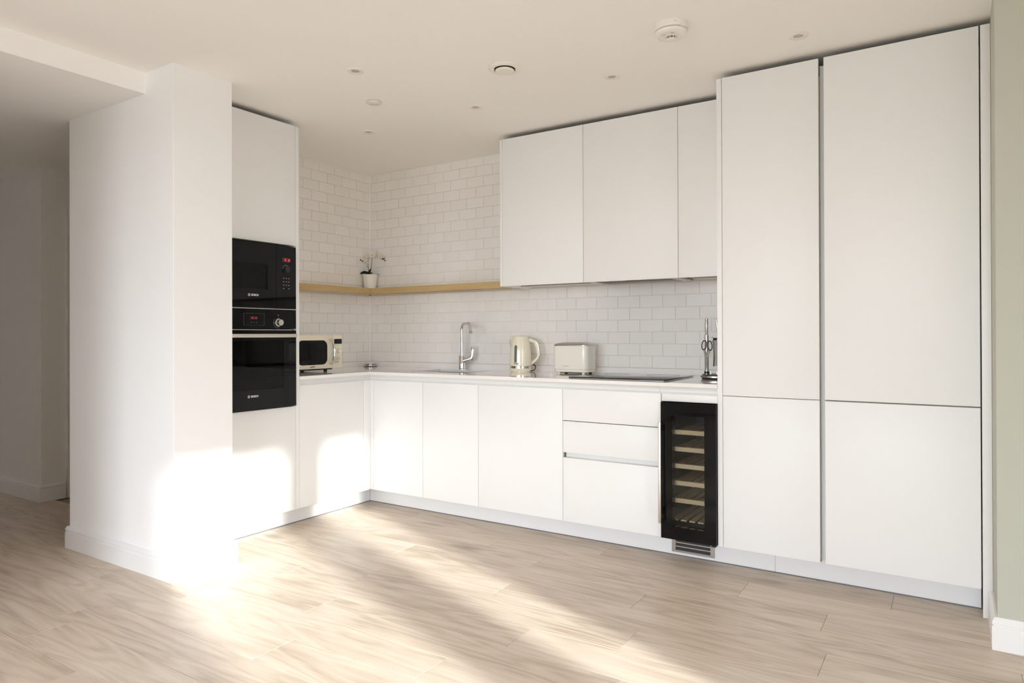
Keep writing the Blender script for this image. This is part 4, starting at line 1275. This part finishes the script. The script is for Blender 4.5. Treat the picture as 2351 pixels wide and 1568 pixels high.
def flower(x, y, r, yaw_, pitch_, roll_=0.0, d=-0.012):
    c = oc(x, y, d)
    r = r * 1.12
    T = Matrix.Translation(c) @ Matrix.Rotation(yaw_, 4, 'Z') @ Matrix.Rotation(pitch_, 4, 'X') @ Matrix.Rotation(roll_, 4, 'Y')
    rs = r * S_
    mb = MB()
    mb.sphere((0, -0.0015, -0.05 * rs), rs * 0.15, 10, (1, 1, 0.9), T)
    mb.sphere((0, -0.002, -0.20 * rs), rs * 0.10, 8, (1.5, 1, 0.8), T)
    fl = mb.build('flower', M['yellow'], t)
    for a_, ln, wd in ((90, 1.0, 0.36), (20, 1.0, 0.52), (160, 1.0, 0.52), (235, 0.98, 0.34), (305, 0.98, 0.34)):
        b = bmesh.new()
        ca, sa = math.cos(math.radians(a_)), math.sin(math.radians(a_))
        n_ = 7
        prev = None
        for i in range(n_):
            s_ = i / (n_ - 1)
            w_ = wd * rs * math.sin(PI * (0.1 + 0.9 * s_) ** 0.75) + 0.0004
            l_ = ln * rs * (0.06 + 0.94 * s_)
            bow = 0.22 * rs * s_ * s_
            row = []
            for q_ in (-1, 0, 1):
                row.append(b.verts.new((ca * l_ - sa * w_ * q_, bow + (0.10 * w_ if q_ else 0), sa * l_ + ca * w_ * q_)))
            if prev:
                b.faces.new((prev[0], prev[1], row[1], row[0])); b.faces.new((prev[1], prev[2], row[2], row[1]))
            prev = row
        bmesh.ops.solidify(b, geom=list(b.faces), thickness=0.0006)
        mb_ = MB(); mb_._merge(b, T)
        mb_.build('petal', M['petal'], fl, ang=60)


flower(705, 305, 105, 0.05, 0.05)
flower(825, 250, 75, 1.1, -0.2, 0.3, 0.0)
flower(905, 365, 62, 0.6, 0.5, 0.2)
flower(975, 350, 58, -0.5, -0.4, -0.4)
flower(510, 345, 75, -0.9, -0.4, 0.5, 0.0)
flower(520, 500, 92, -0.55, 0.5, -0.5)

# ------------------------------------------------------------------ ceiling fittings
proto = None
spots = [((1.596, -1.723), 'small white recessed downlight nearest the wall end'),
         ((1.782, -0.943), 'small white recessed downlight between corner spot and shelf-end wall cabinet'),
         ((0.905, -0.931), 'small white recessed downlight nearest the tiled corner'),
         ((2.651, -0.941), 'small white recessed downlight in front of the middle wall cabinet'),
         ((3.555, -0.930), 'small white recessed downlight in front of the tall cabinets')]
for (x_, y_), lab in spots:
    if proto is None:
        t = thing('ceiling_spotlight', lab, 'spotlight', (x_, y_, H), 0, 'recessed downlights in the ceiling')
        MB().lathe([(0.0205, 0.0), (0.043, 0.0), (0.043, -0.0022), (0.041, -0.0036), (0.031, -0.0040), (0.030, -0.0026), (0.022, -0.0026), (0.0205, 0.0)], 40).build('bezel', M['plastic'], t)
        MB().lathe([(0, -0.0012), (0.0212, -0.0012), (0.0212, -0.0002), (0, -0.0002)], 28).build('lens', M['lens'], t)
        proto = t
    else:
        t = proto.copy(); C.objects.link(t); t.location = (x_, y_, H); t['label'] = lab
        for ch in list(proto.children):
            c2 = ch.copy(); C.objects.link(c2); c2.parent = t
t = thing('extract_vent', 'round cream ventilation valve in the kitchen ceiling', 'vent', (2.250, -1.343, H))
MB().lathe([(0.052, -0.0002), (0.083, -0.0002), (0.083, -0.003), (0.076, -0.008), (0.062, -0.011), (0.055, -0.009), (0.052, -0.0002)], 48).build('rim', M['creamplastic'], t)
MB().lathe([(0, -0.0004), (0.053, -0.0004), (0.053, -0.001), (0, -0.001)], 40).build('duct', M['dark'], t)
MB().lathe([(0, -0.001), (0.012, -0.001), (0.012, -0.006), (0.040, -0.008), (0.047, -0.012), (0.0475, -0.017), (0.044, -0.021), (0, -0.022)], 40).build('disc', M['creamplastic'], t)
t = thing('blanking_disc', 'flat round cream cover disc on the ceiling near the spotlights', 'ceiling cover', (1.347, -1.337, H))
MB().lathe([(0, -0.0002), (0.030, -0.0002), (0.030, -0.004), (0, -0.004)], 32).build('spacer', M['printgold'], t)
MB().lathe([(0, -0.004), (0.0445, -0.004), (0.0445, -0.0055), (0.043, -0.0065), (0, -0.0065)], 40).build('disc', M['creamplastic'], t)
t = thing('smoke_alarm', 'white round smoke alarm hanging from the ceiling', 'smoke alarm', (3.113, -1.343, H), YAW)
t.scale = (1.0, 1.0, 1.16)
MB().lathe([(0, -0.0002), (0.073, -0.0002), (0.0735, -0.003), (0.0725, -0.021), (0.070, -0.024), (0, -0.024)], 48).build('base_ring', M['plastic'], t)
MB().lathe([(0, -0.024), (0.066, -0.024), (0.066, -0.029), (0, -0.029)], 48).build('sensor_gap', M['lens'], t)
mb = MB()
mb.lathe([(0.064, -0.0262), (0.0705, -0.0262), (0.0705, -0.0272), (0.064, -0.0272), (0.064, -0.0262)], 48)
for i in range(16):
    a_ = 2 * PI * i / 16 + PI / 2
    mb.box(0.0655, 0.0700, -0.0008, 0.0008, -0.0295, -0.0238, 0, 2, Matrix.Rotation(a_, 4, 'Z'))
mb.build('sensor_fins', M['plastic'], t, smooth=False)['kind'] = 'stuff'
MB().lathe([(0, -0.029), (0.0705, -0.029), (0.0705, -0.031), (0.068, -0.037), (0.060, -0.0415), (0.055, -0.0425), (0.054, -0.0415), (0.020, -0.0425), (0, -0.0425)], 48).build('cover', M['plastic'], t)
MB().lathe([(0, -0.042), (0.023, -0.042), (0.0225, -0.0435), (0, -0.0437)], 32).build('sensor_throat', M['lens'], t)
mb = MB()
mb.lathe([(0.0255, -0.0420), (0.0255, -0.0440), (0.0235, -0.0448), (0.0230, -0.0420)], 32)
for i in range(8):
    a_ = 2 * PI * i / 8 - PI / 2 + 0.25
    mb.box(0.0175, 0.0215, -0.0012, 0.0012, -0.0530, -0.042, 0, 2, Matrix.Rotation(a_, 4, 'Z'))
mb.lathe([(0, -0.0528), (0.0215, -0.0528), (0.022, -0.0545), (0.019, -0.0570), (0, -0.0575)], 32)
mb.build('test_button', M['plastic'], t)
mb = MB()
mb.prism([(-0.005, -0.010), (0.005, -0.010), (0.0, -0.0125)], 'y', -0.0737, -0.0725)
for zz, ww in ((-0.0, 0.008), (0.0045, 0.0065)):
    mb.box(-0.004 - ww, -0.004 + ww, -0.036 - zz, -0.0335 - zz, -0.0424, -0.0418)
for k_ in range(3):
    mb.box(-0.043 + k_ * 0.005, -0.040 + k_ * 0.005, -0.016, -0.0135, -0.0424, -0.0418)
mb.box(-0.031, -0.0295, -0.022, -0.008, -0.0424, -0.0418)
mb.build('marking', M['print'], t, smooth=False)['kind'] = 'stuff'
